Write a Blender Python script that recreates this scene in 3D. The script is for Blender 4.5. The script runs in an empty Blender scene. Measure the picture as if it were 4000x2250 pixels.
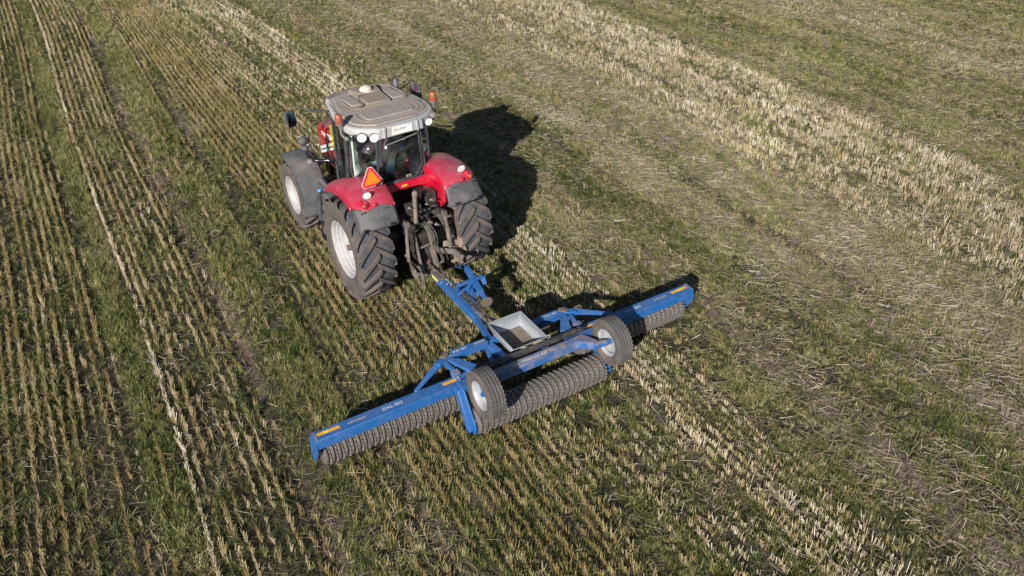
import bpy, bmesh, math, random
import numpy as np
from mathutils import Vector, Matrix

random.seed(5)
rng = np.random.default_rng(11)
S = bpy.context.scene
COL = S.collection
R = math.radians

# ------------------------------------------------------------------ camera, sky, sun
cam_d = bpy.data.cameras.new("camera")
cam_d.sensor_width = 36.0
cam_d.lens = 29.557
cam_d.clip_start = 0.1
cam_d.clip_end = 2000.0
cam = bpy.data.objects.new("camera", cam_d)
COL.objects.link(cam)
PITCH, ROLL, CAMH = 0.6057, -0.0205, 8.495
fw = Vector((0, math.cos(PITCH), -math.sin(PITCH)))
rt = Vector((1, 0, 0))
up = rt.cross(fw)
r2 = rt * math.cos(ROLL) + up * math.sin(ROLL)
u2 = -rt * math.sin(ROLL) + up * math.cos(ROLL)
m = Matrix((r2, u2, -fw)).transposed().to_4x4()
m.translation = Vector((0, 0, CAMH))
cam.matrix_world = m
S.camera = cam

SUN_AZ, SUN_EL = 18.0, 25.5          # shadows point 18 deg to the right of +Y
w = bpy.data.worlds.new("World")
S.world = w
w.use_nodes = True
nt = w.node_tree
sky = nt.nodes.new("ShaderNodeTexSky")
sky.sky_type = 'NISHITA'
sky.sun_disc = False
sky.sun_elevation = R(SUN_EL)
sky.sun_rotation = R(180 + SUN_AZ)
sky.air_density = 1.0
sky.dust_density = 0.6
nt.nodes["Background"].inputs[1].default_value = 0.05
nt.links.new(sky.outputs[0], nt.nodes["Background"].inputs[0])
sl = bpy.data.lights.new("sun", 'SUN')
sl.energy = 5.0
sl.angle = R(0.5)
sl.color = (1.0, 0.94, 0.86)
so = bpy.data.objects.new("sun", sl)
COL.objects.link(so)
ld = Vector((math.sin(R(SUN_AZ)) * math.cos(R(SUN_EL)), math.cos(R(SUN_AZ)) * math.cos(R(SUN_EL)), -math.sin(R(SUN_EL))))
so.rotation_euler = ld.to_track_quat('-Z', 'Y').to_euler()
so.location = (-10, -20, 25)
S.view_settings.view_transform = 'Standard'
S.view_settings.look = 'None'
S.view_settings.exposure = 0.5
S.view_settings.gamma = 1.0
S.render.resolution_x, S.render.resolution_y = 1024, 576

# ------------------------------------------------------------------ helpers
def V(*a):
    return Vector(a[0]) if len(a) == 1 else Vector(a)

def tag(o, label=None, cat=None, group=None, kind=None):
    if label: o["label"] = label
    if cat: o["category"] = cat
    if group: o["group"] = group
    if kind: o["kind"] = kind
    return o

def catmull(pts, n=8):
    pts = [V(p) for p in pts]
    if len(pts) < 3: return pts
    out = []
    P = [pts[0] * 2 - pts[1]] + pts + [pts[-1] * 2 - pts[-2]]
    for i in range(1, len(P) - 2):
        a, b, c, d = P[i - 1], P[i], P[i + 1], P[i + 2]
        for k in range(n):
            t = k / n
            out.append(0.5 * ((2 * b) + (c - a) * t + (2 * a - 5 * b + 4 * c - d) * t * t + (3 * b - a - 3 * c + d) * t ** 3))
    out.append(pts[-1])
    return out

class MB:
    def __init__(s):
        s.v, s.f = [], []
    def add(s, vs, fs):
        o = len(s.v)
        s.v += [tuple(x) for x in vs]
        s.f += [tuple(i + o for i in f) for f in fs]
        return s
    def box(s, c, d, rot=None):
        c = V(c); vs = []
        for x in (-.5, .5):
            for y in (-.5, .5):
                for z in (-.5, .5):
                    q = V(x * d[0], y * d[1], z * d[2])
                    if rot is not None: q = rot @ q
                    vs.append(c + q)
        return s.add(vs, [(0, 1, 3, 2), (4, 6, 7, 5), (0, 4, 5, 1), (2, 3, 7, 6), (0, 2, 6, 4), (1, 5, 7, 3)])
    def bar(s, a, b, wd, h, upv=(0, 0, 1), w2=None, h2=None):
        a, b = V(a), V(b); d = (b - a).normalized(); u = V(upv)
        sx = d.cross(u).normalized(); u = sx.cross(d).normalized()
        w2 = wd if w2 is None else w2; h2 = h if h2 is None else h2
        vs = []
        for p, ww, hh in ((a, wd, h), (b, w2, h2)):
            for i, j in ((-1, -1), (1, -1), (1, 1), (-1, 1)):
                vs.append(p + sx * (i * ww / 2) + u * (j * hh / 2))
        return s.add(vs, [(3, 2, 1, 0), (4, 5, 6, 7), (0, 1, 5, 4), (1, 2, 6, 5), (2, 3, 7, 6), (3, 0, 4, 7)])
    def tube(s, path, r, seg=10, sm=0, caps=True):
        pts = catmull(path, sm) if sm else [V(p) for p in path]
        n = len(pts); rr = r if isinstance(r, (list, tuple)) else [r] * n
        if len(rr) != n: rr = [rr[0] + (rr[-1] - rr[0]) * i / (n - 1) for i in range(n)]
        vs = []; pu = None
        for i, p in enumerate(pts):
            d = (pts[min(i + 1, n - 1)] - pts[max(i - 1, 0)]).normalized()
            if pu is None:
                pu = d.orthogonal().normalized()
            else:
                pu = (pu - d * pu.dot(d)).normalized()
            q = d.cross(pu)
            for k in range(seg):
                t = 2 * math.pi * k / seg
                vs.append(p + (pu * math.cos(t) + q * math.sin(t)) * rr[i])
        fs = []
        for i in range(n - 1):
            for k in range(seg):
                k2 = (k + 1) % seg
                fs.append((i * seg + k, i * seg + k2, (i + 1) * seg + k2, (i + 1) * seg + k))
        if caps:
            fs.append(tuple(range(seg))[::-1]); fs.append(tuple((n - 1) * seg + k for k in range(seg)))
        return s.add(vs, fs)
    def cyl(s, a, b, r, r1=None, seg=20):
        return s.tube([a, b], [r, r if r1 is None else r1], seg)
    def lathe(s, prof, c=(0, 0, 0), axis=(1, 0, 0), seg=48, close=False):
        ax = V(axis).normalized(); u = ax.orthogonal().normalized()
        if abs(ax.x) > .9: u = V(0, 0, 1)
        q = ax.cross(u); c = V(c); vs = []
        for a, r in prof:
            for k in range(seg):
                t = 2 * math.pi * k / seg
                vs.append(c + ax * a + (u * math.cos(t) + q * math.sin(t)) * r)
        fs = []; n = len(prof)
        for i in range(n if close else n - 1):
            j = (i + 1) % n
            for k in range(seg):
                k2 = (k + 1) % seg
                fs.append((i * seg + k, i * seg + k2, j * seg + k2, j * seg + k))
        return s.add(vs, fs)
    def prism(s, poly, f0, f1):
        n = len(poly)
        vs = [f0(*p) for p in poly] + [f1(*p) for p in poly]
        fs = [tuple(range(n))[::-1], tuple(range(n, 2 * n))] + [(i, (i + 1) % n, n + (i + 1) % n, n + i) for i in range(n)]
        return s.add(vs, fs)
    def prx(s, poly, x0, x1):           # polygon in (y, z) pushed along x
        return s.prism(poly, lambda y, z: (x0, y, z), lambda y, z: (x1, y, z))
    def prz(s, poly, z0, z1):
        return s.prism(poly, lambda x, y: (x, y, z0), lambda x, y: (x, y, z1))
    def pry(s, poly, y0, y1):
        return s.prism(poly, lambda x, z: (x, y0, z), lambda x, z: (x, y1, z))
    def grid(s, f, nu, nv):
        vs = [f(i / nu, j / nv) for i in range(nu + 1) for j in range(nv + 1)]
        fs = [(i * (nv + 1) + j, (i + 1) * (nv + 1) + j, (i + 1) * (nv + 1) + j + 1, i * (nv + 1) + j + 1) for i in range(nu) for j in range(nv)]
        return s.add(vs, fs)
    def ell(s, c, r, seg=18, rings=10, rot=None, t0=0.0, t1=math.pi):
        c = V(c); vs = []
        for i in range(rings + 1):
            t = t0 + (t1 - t0) * i / rings
            for k in range(seg):
                p = 2 * math.pi * k / seg
                q = V(r[0] * math.sin(t) * math.cos(p), r[1] * math.sin(t) * math.sin(p), r[2] * math.cos(t))
                if rot is not None: q = rot @ q
                vs.append(c + q)
        fs = [(i * seg + k, (i + 1) * seg + k, (i + 1) * seg + (k + 1) % seg, i * seg + (k + 1) % seg) for i in range(rings) for k in range(seg)]
        return s.add(vs, fs)
    def build(s, name, mat, parent=None, bevel=0.0, solid=0.0, smooth=40, loc=None, label=None, sub=0, soff=0, seg=2):
        me = bpy.data.meshes.new(name)
        bm = bmesh.new()
        bv = [bm.verts.new(v) for v in s.v]
        for f in s.f:
            try: bm.faces.new([bv[i] for i in f])
            except ValueError: pass
        bmesh.ops.remove_doubles(bm, verts=bm.verts, dist=1e-5)
        bmesh.ops.dissolve_degenerate(bm, edges=bm.edges, dist=1e-6)
        bmesh.ops.recalc_face_normals(bm, faces=bm.faces)
        if smooth:
            for f in bm.faces: f.smooth = True
            for e in bm.edges:
                if len(e.link_faces) == 2:
                    e.smooth = e.calc_face_angle(0) < R(smooth)
        bm.to_mesh(me); bm.free()
        me.materials.append(mat)
        o = bpy.data.objects.new(name, me)
        COL.objects.link(o)
        if parent: o.parent = parent
        if loc: o.location = loc
        if solid:
            md = o.modifiers.new("solid", 'SOLIDIFY'); md.thickness = solid; md.offset = soff
        if sub:
            md = o.modifiers.new("sub", 'SUBSURF'); md.levels = sub; md.render_levels = sub
        if bevel:
            md = o.modifiers.new("bevel", 'BEVEL'); md.width = bevel; md.segments = seg; md.limit_method = 'ANGLE'; md.angle_limit = R(35)
        if label: o["label"] = label
        return o

def mat(name, col, rough=0.5, metal=0.0, dust=0.0, dcol=(0.30, 0.25, 0.20), dscale=6.0, bump=0.0, bscale=60.0, vary=0.12,
        top=0.0, coat=0.0, spots=0.0, spcol=(0.2, 0.09, 0.04), lo=0.42, hi=0.7):
    M = bpy.data.materials.new(name); M.use_nodes = True
    n, l = M.node_tree.nodes, M.node_tree.links
    b = n["Principled BSDF"]
    b.inputs["Roughness"].default_value = rough
    b.inputs["Metallic"].default_value = metal
    if coat: b.inputs["Coat Weight"].default_value = coat; b.inputs["Coat Roughness"].default_value = 0.15
    tc = n.new("ShaderNodeTexCoord")
    def noise(sc, det=5.0):
        t = n.new("ShaderNodeTexNoise"); t.inputs["Scale"].default_value = sc; t.inputs["Detail"].default_value = det
        t.inputs["Roughness"].default_value = 0.62
        l.new(tc.outputs["Object"], t.inputs["Vector"]); return t.outputs["Fac"]
    def ramp(src, a, c):
        r = n.new("ShaderNodeMapRange"); r.inputs[1].default_value = a; r.inputs[2].default_value = c
        l.new(src, r.inputs[0]); return r.outputs[0]
    def mix(fac, A, B, blend='MIX'):
        x = n.new("ShaderNodeMix"); x.data_type = 'RGBA'; x.blend_type = blend
        for s_, v in ((0, fac), (6, A), (7, B)):
            if hasattr(v, "is_output"): l.new(v, x.inputs[s_])
            else: x.inputs[s_].default_value = v if isinstance(v, float) else (*v, 1)
        return x.outputs[2]
    def math_(op, a, c):
        x = n.new("ShaderNodeMath"); x.operation = op; x.use_clamp = True
        for i, v in enumerate((a, c)):
            if hasattr(v, "is_output"): l.new(v, x.inputs[i])
            else: x.inputs[i].default_value = v
        return x.outputs[0]
    c = mix(ramp(noise(dscale * 3.1), .3, .75), tuple(k * (1 - vary) for k in col), tuple(min(1, k * (1 + vary)) for k in col))
    if dust or top:
        f = math_('MULTIPLY', ramp(noise(dscale), lo, hi), dust)
        if top:
            g = n.new("ShaderNodeNewGeometry"); sp = n.new("ShaderNodeSeparateXYZ")
            l.new(g.outputs["Normal"], sp.inputs[0])
            f2 = math_('MULTIPLY', ramp(sp.outputs[2], .3, .95), ramp(noise(dscale * 1.7), .25, .65))
            f = math_('ADD', f, math_('MULTIPLY', f2, top))
        c = mix(f, c, dcol)
        rr = n.new("ShaderNodeMapRange"); rr.inputs[3].default_value = rough; rr.inputs[4].default_value = 0.85
        l.new(f, rr.inputs[0]); l.new(rr.outputs[0], b.inputs["Roughness"])
    if spots:
        f = math_('MULTIPLY', ramp(noise(dscale * 4.3, 8), .62, .66), spots)
        c = mix(f, c, spcol)
    l.new(c, b.inputs["Base Color"])
    if bump:
        bp = n.new("ShaderNodeBump"); bp.inputs["Strength"].default_value = bump; bp.inputs["Distance"].default_value = 0.01
        l.new(noise(bscale, 6), bp.inputs["Height"]); l.new(bp.outputs[0], b.inputs["Normal"])
    return M

def glass_mat(name, tint, gl=0.05):
    M = bpy.data.materials.new(name); M.use_nodes = True
    n, l = M.node_tree.nodes, M.node_tree.links
    n.remove(n["Principled BSDF"]); out = n["Material Output"]
    t = n.new("ShaderNodeBsdfTransparent"); t.inputs[0].default_value = (*tint, 1)
    g = n.new("ShaderNodeBsdfGlossy"); g.inputs["Roughness"].default_value = gl; g.inputs[0].default_value = (.9, .95, 1, 1)
    fr = n.new("ShaderNodeFresnel"); fr.inputs[0].default_value = 1.5
    d = n.new("ShaderNodeBsdfDiffuse"); d.inputs[0].default_value = (.35, .33, .3, 1)
    nz = n.new("ShaderNodeTexNoise"); nz.inputs["Scale"].default_value = 5; nz.inputs["Detail"].default_value = 8
    tc = n.new("ShaderNodeTexCoord"); l.new(tc.outputs["Object"], nz.inputs["Vector"])
    mr = n.new("ShaderNodeMapRange"); mr.inputs[1].default_value = .4; mr.inputs[2].default_value = .8; mr.inputs[4].default_value = .10
    l.new(nz.outputs["Fac"], mr.inputs[0])
    m0 = n.new("ShaderNodeMixShader"); l.new(mr.outputs[0], m0.inputs[0]); l.new(t.outputs[0], m0.inputs[1]); l.new(d.outputs[0], m0.inputs[2])
    m1 = n.new("ShaderNodeMixShader"); l.new(fr.outputs[0], m1.inputs[0]); l.new(m0.outputs[0], m1.inputs[1]); l.new(g.outputs[0], m1.inputs[2])
    l.new(m1.outputs[0], out.inputs[0])
    return M

DUST = (0.27, 0.225, 0.175)
RED = mat("red_paint", (0.42, 0.003, 0.036), 0.28, 0, dust=.3, dcol=(.36, .15, .18), dscale=2.2, top=.42, coat=.4, spots=.25, spcol=(.5, .3, .3))
RED2 = mat("red_paint_clean", (0.44, 0.003, 0.026), 0.28, 0, dust=.1, dcol=(.4, .2, .2), coat=.5)
BLUE = mat("blue_paint", (0.013, 0.110, 0.35), 0.38, 0, dust=.25, dcol=(.17, .19, .25), dscale=5, top=.12, spots=.45, spcol=(.20, .15, .15))
BLUEW = mat("worn_blue_paint", (0.018, 0.11, 0.33), 0.5, 0, dust=.8, dcol=(.24, .20, .19), dscale=7, top=.6, spots=.6, spcol=(.18, .10, .07))
RUB = mat("tyre_rubber", (0.040, 0.046, 0.058), 0.75, 0, dust=.6, dcol=(.14, .13, .125), dscale=9, bump=.5, bscale=40, lo=.35, hi=.75)
RUBD = mat("dusty_tyre_sidewall", (0.045, 0.042, 0.042), 0.85, 0, dust=.8, dcol=(.145, .12, .105), dscale=3, bump=.4, bscale=50, lo=.2, hi=.7)
LUG = mat("tyre_lug_rubber", (0.042, 0.042, 0.046), 0.8, 0, dust=.75, dcol=(.125, .10, .085), dscale=4, bump=.5, bscale=50, lo=.3, hi=.6)
MUD = mat("dried_mud", (0.32, 0.26, 0.19), .95, 0, bump=1, bscale=30)
PLA = mat("black_plastic", (0.040, 0.042, 0.048), 0.6, 0, dust=.6, dcol=(.14, .125, .125), dscale=4, top=.35, bump=.15, bscale=200, spots=.15, spcol=(.3, .3, .3))
FEND = mat("dusty_grey_plastic", (0.055, 0.058, 0.068), 0.6, 0, dust=.7, dcol=(.15, .14, .14), dscale=3, top=.5, bump=.1, bscale=200, spots=.2, spcol=(.3, .3, .3))
BLK = mat("black_metal", (0.018, 0.018, 0.02), 0.35, .2, dust=.2, dcol=(.12, .11, .10))
BLKG = mat("black_gloss", (0.012, 0.012, 0.014), 0.15, 0)
STEEL = mat("bare_steel", (0.30, 0.28, 0.26), 0.5, .6, dust=.8, dcol=(.19, .155, .125), dscale=9, bump=.3)
OLDI = mat("dusty_linkage_iron", (0.14, 0.125, 0.115), 0.65, .3, dust=.9, dcol=(.26, .21, .17), dscale=8, bump=.6, bscale=50, spots=.4, spcol=(.16, .07, .03))
RUST = mat("rusty_plate", (0.17, 0.13, 0.115), 0.75, .3, dust=.7, dcol=(.20, .14, .115), dscale=9, bump=.4, spots=.4)
RING = mat("worn_cast_iron", (0.34, 0.315, 0.30), 0.36, .6, dust=.7, dcol=(.13, .105, .09), dscale=11, bump=.9, bscale=38, lo=.42, hi=.66)
GALV = mat("galvanised_steel", (0.40, 0.43, 0.46), 0.45, .35, dust=.4, dcol=(.32, .34, .36), dscale=9, bump=.05, bscale=100, vary=.18)
SOILF = mat("dry_soil_film", (0.22, 0.175, 0.14), .95, 0, dust=.6, dcol=(.10, .08, .065), dscale=8, bump=.5)
RIMW = mat("white_rim_paint", (0.38, 0.38, 0.40), 0.42, 0, dust=.35, dcol=(.38, .33, .27), dscale=4, spots=.12)
RIMS = mat("silver_rim_paint", (0.34, 0.36, 0.40), 0.38, .15, dust=.4, dcol=(.38, .34, .28), dscale=4)
ROOFG = mat("pale_grey_cab_plastic", (0.36, 0.37, 0.385), 0.45, 0, dust=.3, dcol=(.34, .31, .29), dscale=4, top=.3)
ROOFD = mat("dusty_roof_plastic", (0.30, 0.275, 0.255), 0.7, 0, dust=.6, dcol=(.26, .22, .19), dscale=3.5, top=.7, bump=.1, bscale=120)
ROOFT = mat("thick_roof_dust", (0.235, 0.195, 0.165), 0.9, 0, dust=.5, dcol=(.20, .16, .13), dscale=6, bump=.3)
MINT = mat("mint_grey_trim", (0.50, 0.60, 0.53), 0.6, 0)
DARKI = mat("dark_cab_interior", (0.025, 0.03, 0.034), 0.7, 0, dust=.3, dcol=(.06, .06, .06))
SEATM = mat("seat_fabric", (0.03, 0.035, 0.04), 0.9, 0)
LENS = mat("lamp_reflector", (0.85, 0.87, 0.88), 0.25, 0)
HOUS = mat("lamp_housing_grey", (0.15, 0.14, 0.145), 0.6, 0, dust=.5)
AMB = mat("amber_lens", (0.30, 0.065, 0.028), 0.25, 0, dust=.4, dcol=(.36, .16, .12), dscale=12, coat=.6)
REDL = mat("red_lens", (0.45, 0.01, 0.03), 0.15, 0, coat=.8)
YEL = mat("yellow_sticker", (0.75, 0.62, 0.02), 0.5, 0, dust=.2, dcol=(.3, .3, .05))
YELG = mat("yellow_green_sticker", (0.25, 0.29, 0.012), 0.5, 0)
ORG = mat("orange_sticker", (0.80, 0.36, 0.01), 0.5, 0, dust=.35, dcol=(.55, .45, .05), dscale=10)
TORG = mat("orange_reflector", (0.66, 0.22, 0.012), 0.45, 0, vary=.05)
TRED = mat("red_reflector", (0.62, 0.015, 0.05), 0.4, 0)
WHT = mat("white_sticker", (0.78, 0.78, 0.78), 0.5, 0, dust=.25, dcol=(.5, .45, .4), dscale=10)
WORN = mat("worn_white_lettering", (0.55, 0.57, 0.60), 0.5, 0, dust=.9, dcol=(.25, .30, .45), dscale=30)
GREYT = mat("dark_grey_print", (0.07, 0.07, 0.075), 0.6, 0)
HOSE = mat("hydraulic_hose", (0.035, 0.035, 0.03), 0.6, 0, dust=.8, dcol=(.17, .155, .12), dscale=12)
MIRR = mat("mirror_glass", (0.55, 0.6, 0.6), 0.06, 1.0)
MIRRD = mat("dusty_dark_plastic", (0.05, 0.03, 0.045), 0.35, 0, dust=.6, dcol=(.22, .16, .19), dscale=9)
BLUP = mat("bright_blue_cap", (0.03, 0.22, 0.65), 0.45, 0)
BLUG = mat("exhaust_grey_blue", (0.10, 0.11, 0.15), 0.55, 0, dust=.5, dcol=(.18, .18, .22))
CREAM = mat("cream_dome", (0.60, 0.56, 0.47), 0.4, 0, dust=.5, dcol=(.33, .28, .22), dscale=14)
SKIN = mat("skin", (0.50, 0.29, 0.20), 0.55, 0)
CLOTHR = mat("red_work_jacket_cloth", (0.42, 0.015, 0.02), 0.9, 0, bump=.3)
CLOTHB = mat("dark_blue_trouser_cloth", (0.03, 0.04, 0.07), 0.9, 0, bump=.3)
GLASS = glass_mat("tinted_cab_glass", (0.84, 0.91, 0.87))

def text(body, size, origin, xdir, ydir, material, parent, name="lettering", bold=0.0, squash=1.0, label=None, align='LEFT', rot_n=None):
    cu = bpy.data.curves.new(name, 'FONT')
    cu.body = body; cu.size = size; cu.offset = bold * size; cu.align_x = align; cu.extrude = 0.0008
    cu.space_character = 1.1
    t = bpy.data.objects.new(name, cu)
    me = bpy.data.meshes.new_from_object(t)
    bpy.data.objects.remove(t); bpy.data.curves.remove(cu)
    x = V(xdir).normalized(); y = V(ydir).normalized(); z = x.cross(y).normalized(); y = z.cross(x)
    M4 = Matrix((x * squash, y, z)).transposed().to_4x4(); M4.translation = V(origin) + z * 0.0022
    me.transform(M4); me.materials.clear(); me.materials.append(material); me.name = name
    o = bpy.data.objects.new(name, me); COL.objects.link(o); o.parent = parent
    if label: o["label"] = label
    return o

def sticker(o0, xd, yd, wd, hd, material, parent, name="sticker", label=None, t=0.0016):
    x = V(xd).normalized(); y = V(yd).normalized(); z = x.cross(y).normalized(); y = z.cross(x)
    rot = Matrix((x, y, z)).transposed()
    mb = MB().box(V(o0) + z * (t / 2 + 0.0004), (wd, hd, t), rot)
    return mb.build(name, material, parent, label=label)

def empty(name, loc, rz=0):
    o = bpy.data.objects.new(name, None); COL.objects.link(o)
    o.empty_display_size = 0.3
    o.location = loc; o.rotation_euler = (0, 0, rz); return o

TR = ((-1.828, 12.856), 0.5443)
RO = ((0.0531, 9.779), 0.5366)
def to_world(fr, p):
    (x, y), a = fr; c, s = math.cos(a), math.sin(a)
    return V(x + c * p[0] - s * p[1], y + s * p[0] + c * p[1], p[2])
def tr2ro(p):
    q = to_world(TR, p); (x, y), a = RO; c, s = math.cos(a), math.sin(a)
    dx, dy = q.x - x, q.y - y
    return V(c * dx + s * dy, -s * dx + c * dy, q.z)
# ------------------------------------------------------------------ wheels
def tyre_profile(w, ro, ri, bulge=0.0):
    h = w / 2
    return [(-h * .78, ri), (-h * .93, ri + (ro - ri) * .12), (-h, ri + (ro - ri) * .45), (-h * .99, ri + (ro - ri) * .72),
            (-h * .90, ro - .025), (-h * .80, ro - .004), (-h * .4, ro), (0, ro + .003), (h * .4, ro), (h * .80, ro - .004), (h * .90, ro - .025),
            (h * .99, ri + (ro - ri) * .72), (h, ri + (ro - ri) * .45), (h * .93, ri + (ro - ri) * .12), (h * .78, ri)]

def each(name, material, parent, mbs, **k):
    return [mb.build(name, material, parent, **k) for mb in mbs]

def lug_tyre(parent, w, ro, ri, nl, lugh, lugw, sweep, name="tyre", flip=1):
    t = MB().lathe(tyre_profile(w, ro - lugh * .85, ri), seg=96)
    ty = t.build(name, RUBD, parent, smooth=50)
    pr = tyre_profile(w, ro - lugh * .85 + .002, ri)[4:11]
    MB().lathe(pr, seg=96).build("tread_base", RUB, parent, smooth=50)
    L = MB(); h = w / 2; base = ro - lugh
    for side in (-1, 1):
        for k in range(nl):
            th0 = 2 * math.pi * (k + (0.5 if side > 0 else 0)) / nl
            secs = []
            # from the crown out over the shoulder and down the sidewall
            for t_, xx, rr, hh in ((0, -.03, ro, lugw * .8), (.14, .06, ro, lugw * 1.0), (.35, .16, ro, lugw), (.6, .26, ro - .002, lugw * 1.05), (.82, .306, ro - .016, lugw * 1.15), (1.0, .318, ro - .05, lugw * 1.1), (1.08, .322, ro - .13, lugw * .85)):
                x = side * xx / .32 * h
                th = th0 + flip * sweep * (t_ ** .8)
                secs.append((x, th, rr, hh))
            vs = []
            for i, (x, th, rr, hh) in enumerate(secs):
                inn = rr - lugh - .012 if i < 5 else rr - .02
                xi = x if i < 5 else x - side * .055
                for sgn in (-1, 1):
                    dth = sgn * hh / 2 / ro
                    vs.append((x, rr * math.sin(th + dth * .82), rr * math.cos(th + dth * .82)))
                    vs.append((xi, inn * math.sin(th + dth * 1.15), inn * math.cos(th + dth * 1.15)))
            n = len(secs); fs = []
            for i in range(n - 1):
                a, b = i * 4, (i + 1) * 4
                fs += [(a, b, b + 2, a + 2), (a, a + 1, b + 1, b), (a + 2, b + 2, b + 3, a + 3)]
            fs += [(0, 2, 3, 1), ((n - 1) * 4, (n - 1) * 4 + 1, (n - 1) * 4 + 3, (n - 1) * 4 + 2)]
            L.add(vs, fs)
    lg = L.build("tread", LUG, parent, smooth=30, bevel=.005, seg=1)
    return ty, lg

def rear_wheel(parent, side):
    c = V(side * .931, 0, .90)
    hub = MB().cyl((side * -.30, 0, 0), (side * .03, 0, 0), .13).cyl((side * .03, 0, 0), (side * .12, 0, 0), .12, .10).cyl((side * .12, 0, 0), (side * .21, 0, 0), .055, .05, 14)
    for k in range(8):
        a = k * math.pi / 4
        hub.cyl((side * .07, .165 * math.cos(a), .17 * math.sin(a)), (side * .115, .165 * math.cos(a), .165 * math.sin(a)), .018, seg=6)
    wh = hub.build("wheel", RUST, parent, smooth=40, loc=c, label="wheel with dusty brown hub and white rim" )
    lug_tyre(wh, .64, .915, .50, 19, .072, .112, .42, flip=-1)
    s = side
    prof = [(s * .265, .495), (s * .285, .518), (s * .270, .512), (s * .25, .482), (s * .215, .478), (s * .20, .455), (s * .155, .450), (s * .14, .428), (s * .085, .424), (s * .07, .405), (s * .0, .41), (s * -.04, .43), (s * -.2, .455), (s * -.265, .49), (s * -.285, .515),
            (s * -.26, .505), (s * -.19, .465), (s * .0, .47), (s * .2, .488)]
    rim = MB().lathe(prof, seg=72)
    rim.lathe([(s * .06, .408), (s * .035, .36), (s * .06, .27), (s * .075, .20), (s * .075, .10), (s * .055, .10), (s * .055, .20), (s * .04, .27), (s * .015, .36), (s * .04, .408)], seg=72)
    for k in range(8):
        a = (k + .5) * math.pi / 4; cy, cz = math.cos(a), math.sin(a)
        rim.bar((s * .05, .31 * cy, .31 * cz), (s * .07, .41 * cy, .41 * cz), .09, .02, upv=(1, 0, 0))
        rim.cyl((s * .06, .37 * cy, .37 * cz), (s * .12, .37 * cy, .37 * cz), .014, seg=6)
    rim.build("rim", RIMW, wh, smooth=35)
    # splashes of dried mud on the tread
    return wh

def front_wheel(parent, side):
    c = V(side * .925, 2.776, .683)
    s = side
    hub = MB().cyl((s * -.2, 0, 0), (s * .02, 0, 0), .14, .13).cyl((s * .02, 0, 0), (s * .08, 0, 0), .12, .10)
    for k in range(8):
        a = k * math.pi / 4
        hub.cyl((s * .01, .165 * math.cos(a), .165 * math.sin(a)), (s * .045, .165 * math.cos(a), .165 * math.sin(a)), .015, seg=6)
    wh = hub.build("wheel", OLDI, parent, smooth=40, loc=c)
    lug_tyre(wh, .51, .695, .372, 17, .052, .085, .40, flip=-1)
    prof = [(s * .215, .368), (s * .228, .388), (s * .215, .383), (s * .205, .36), (s * .15, .35), (s * .12, .325), (s * .02, .32), (s * -.1, .33), (s * -.21, .365), (s * -.225, .385), (s * -.19, .36), (s * -.1, .342), (s * .1, .345)]
    rim = MB().lathe(prof, seg=64)
    rim.lathe([(s * -.03, .325), (s * -.035, .26), (s * .01, .2), (s * .02, .1), (s * .0, .1), (s * -.01, .2), (s * -.055, .26), (s * -.05, .325)], seg=64)
    rim.build("rim", RIMW, wh, smooth=35)
    return wh

# ------------------------------------------------------------------ tractor (local: x right, y forward, z up)
T = empty("tractor", (*TR[0], 0), TR[1])
tag(T, "red tractor with pale grey cab roof and an orange warning triangle, towing the blue roller", "tractor")
rear_wheel(T, -1); rear_wheel(T, 1); front_wheel(T, -1); front_wheel(T, 1)

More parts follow.
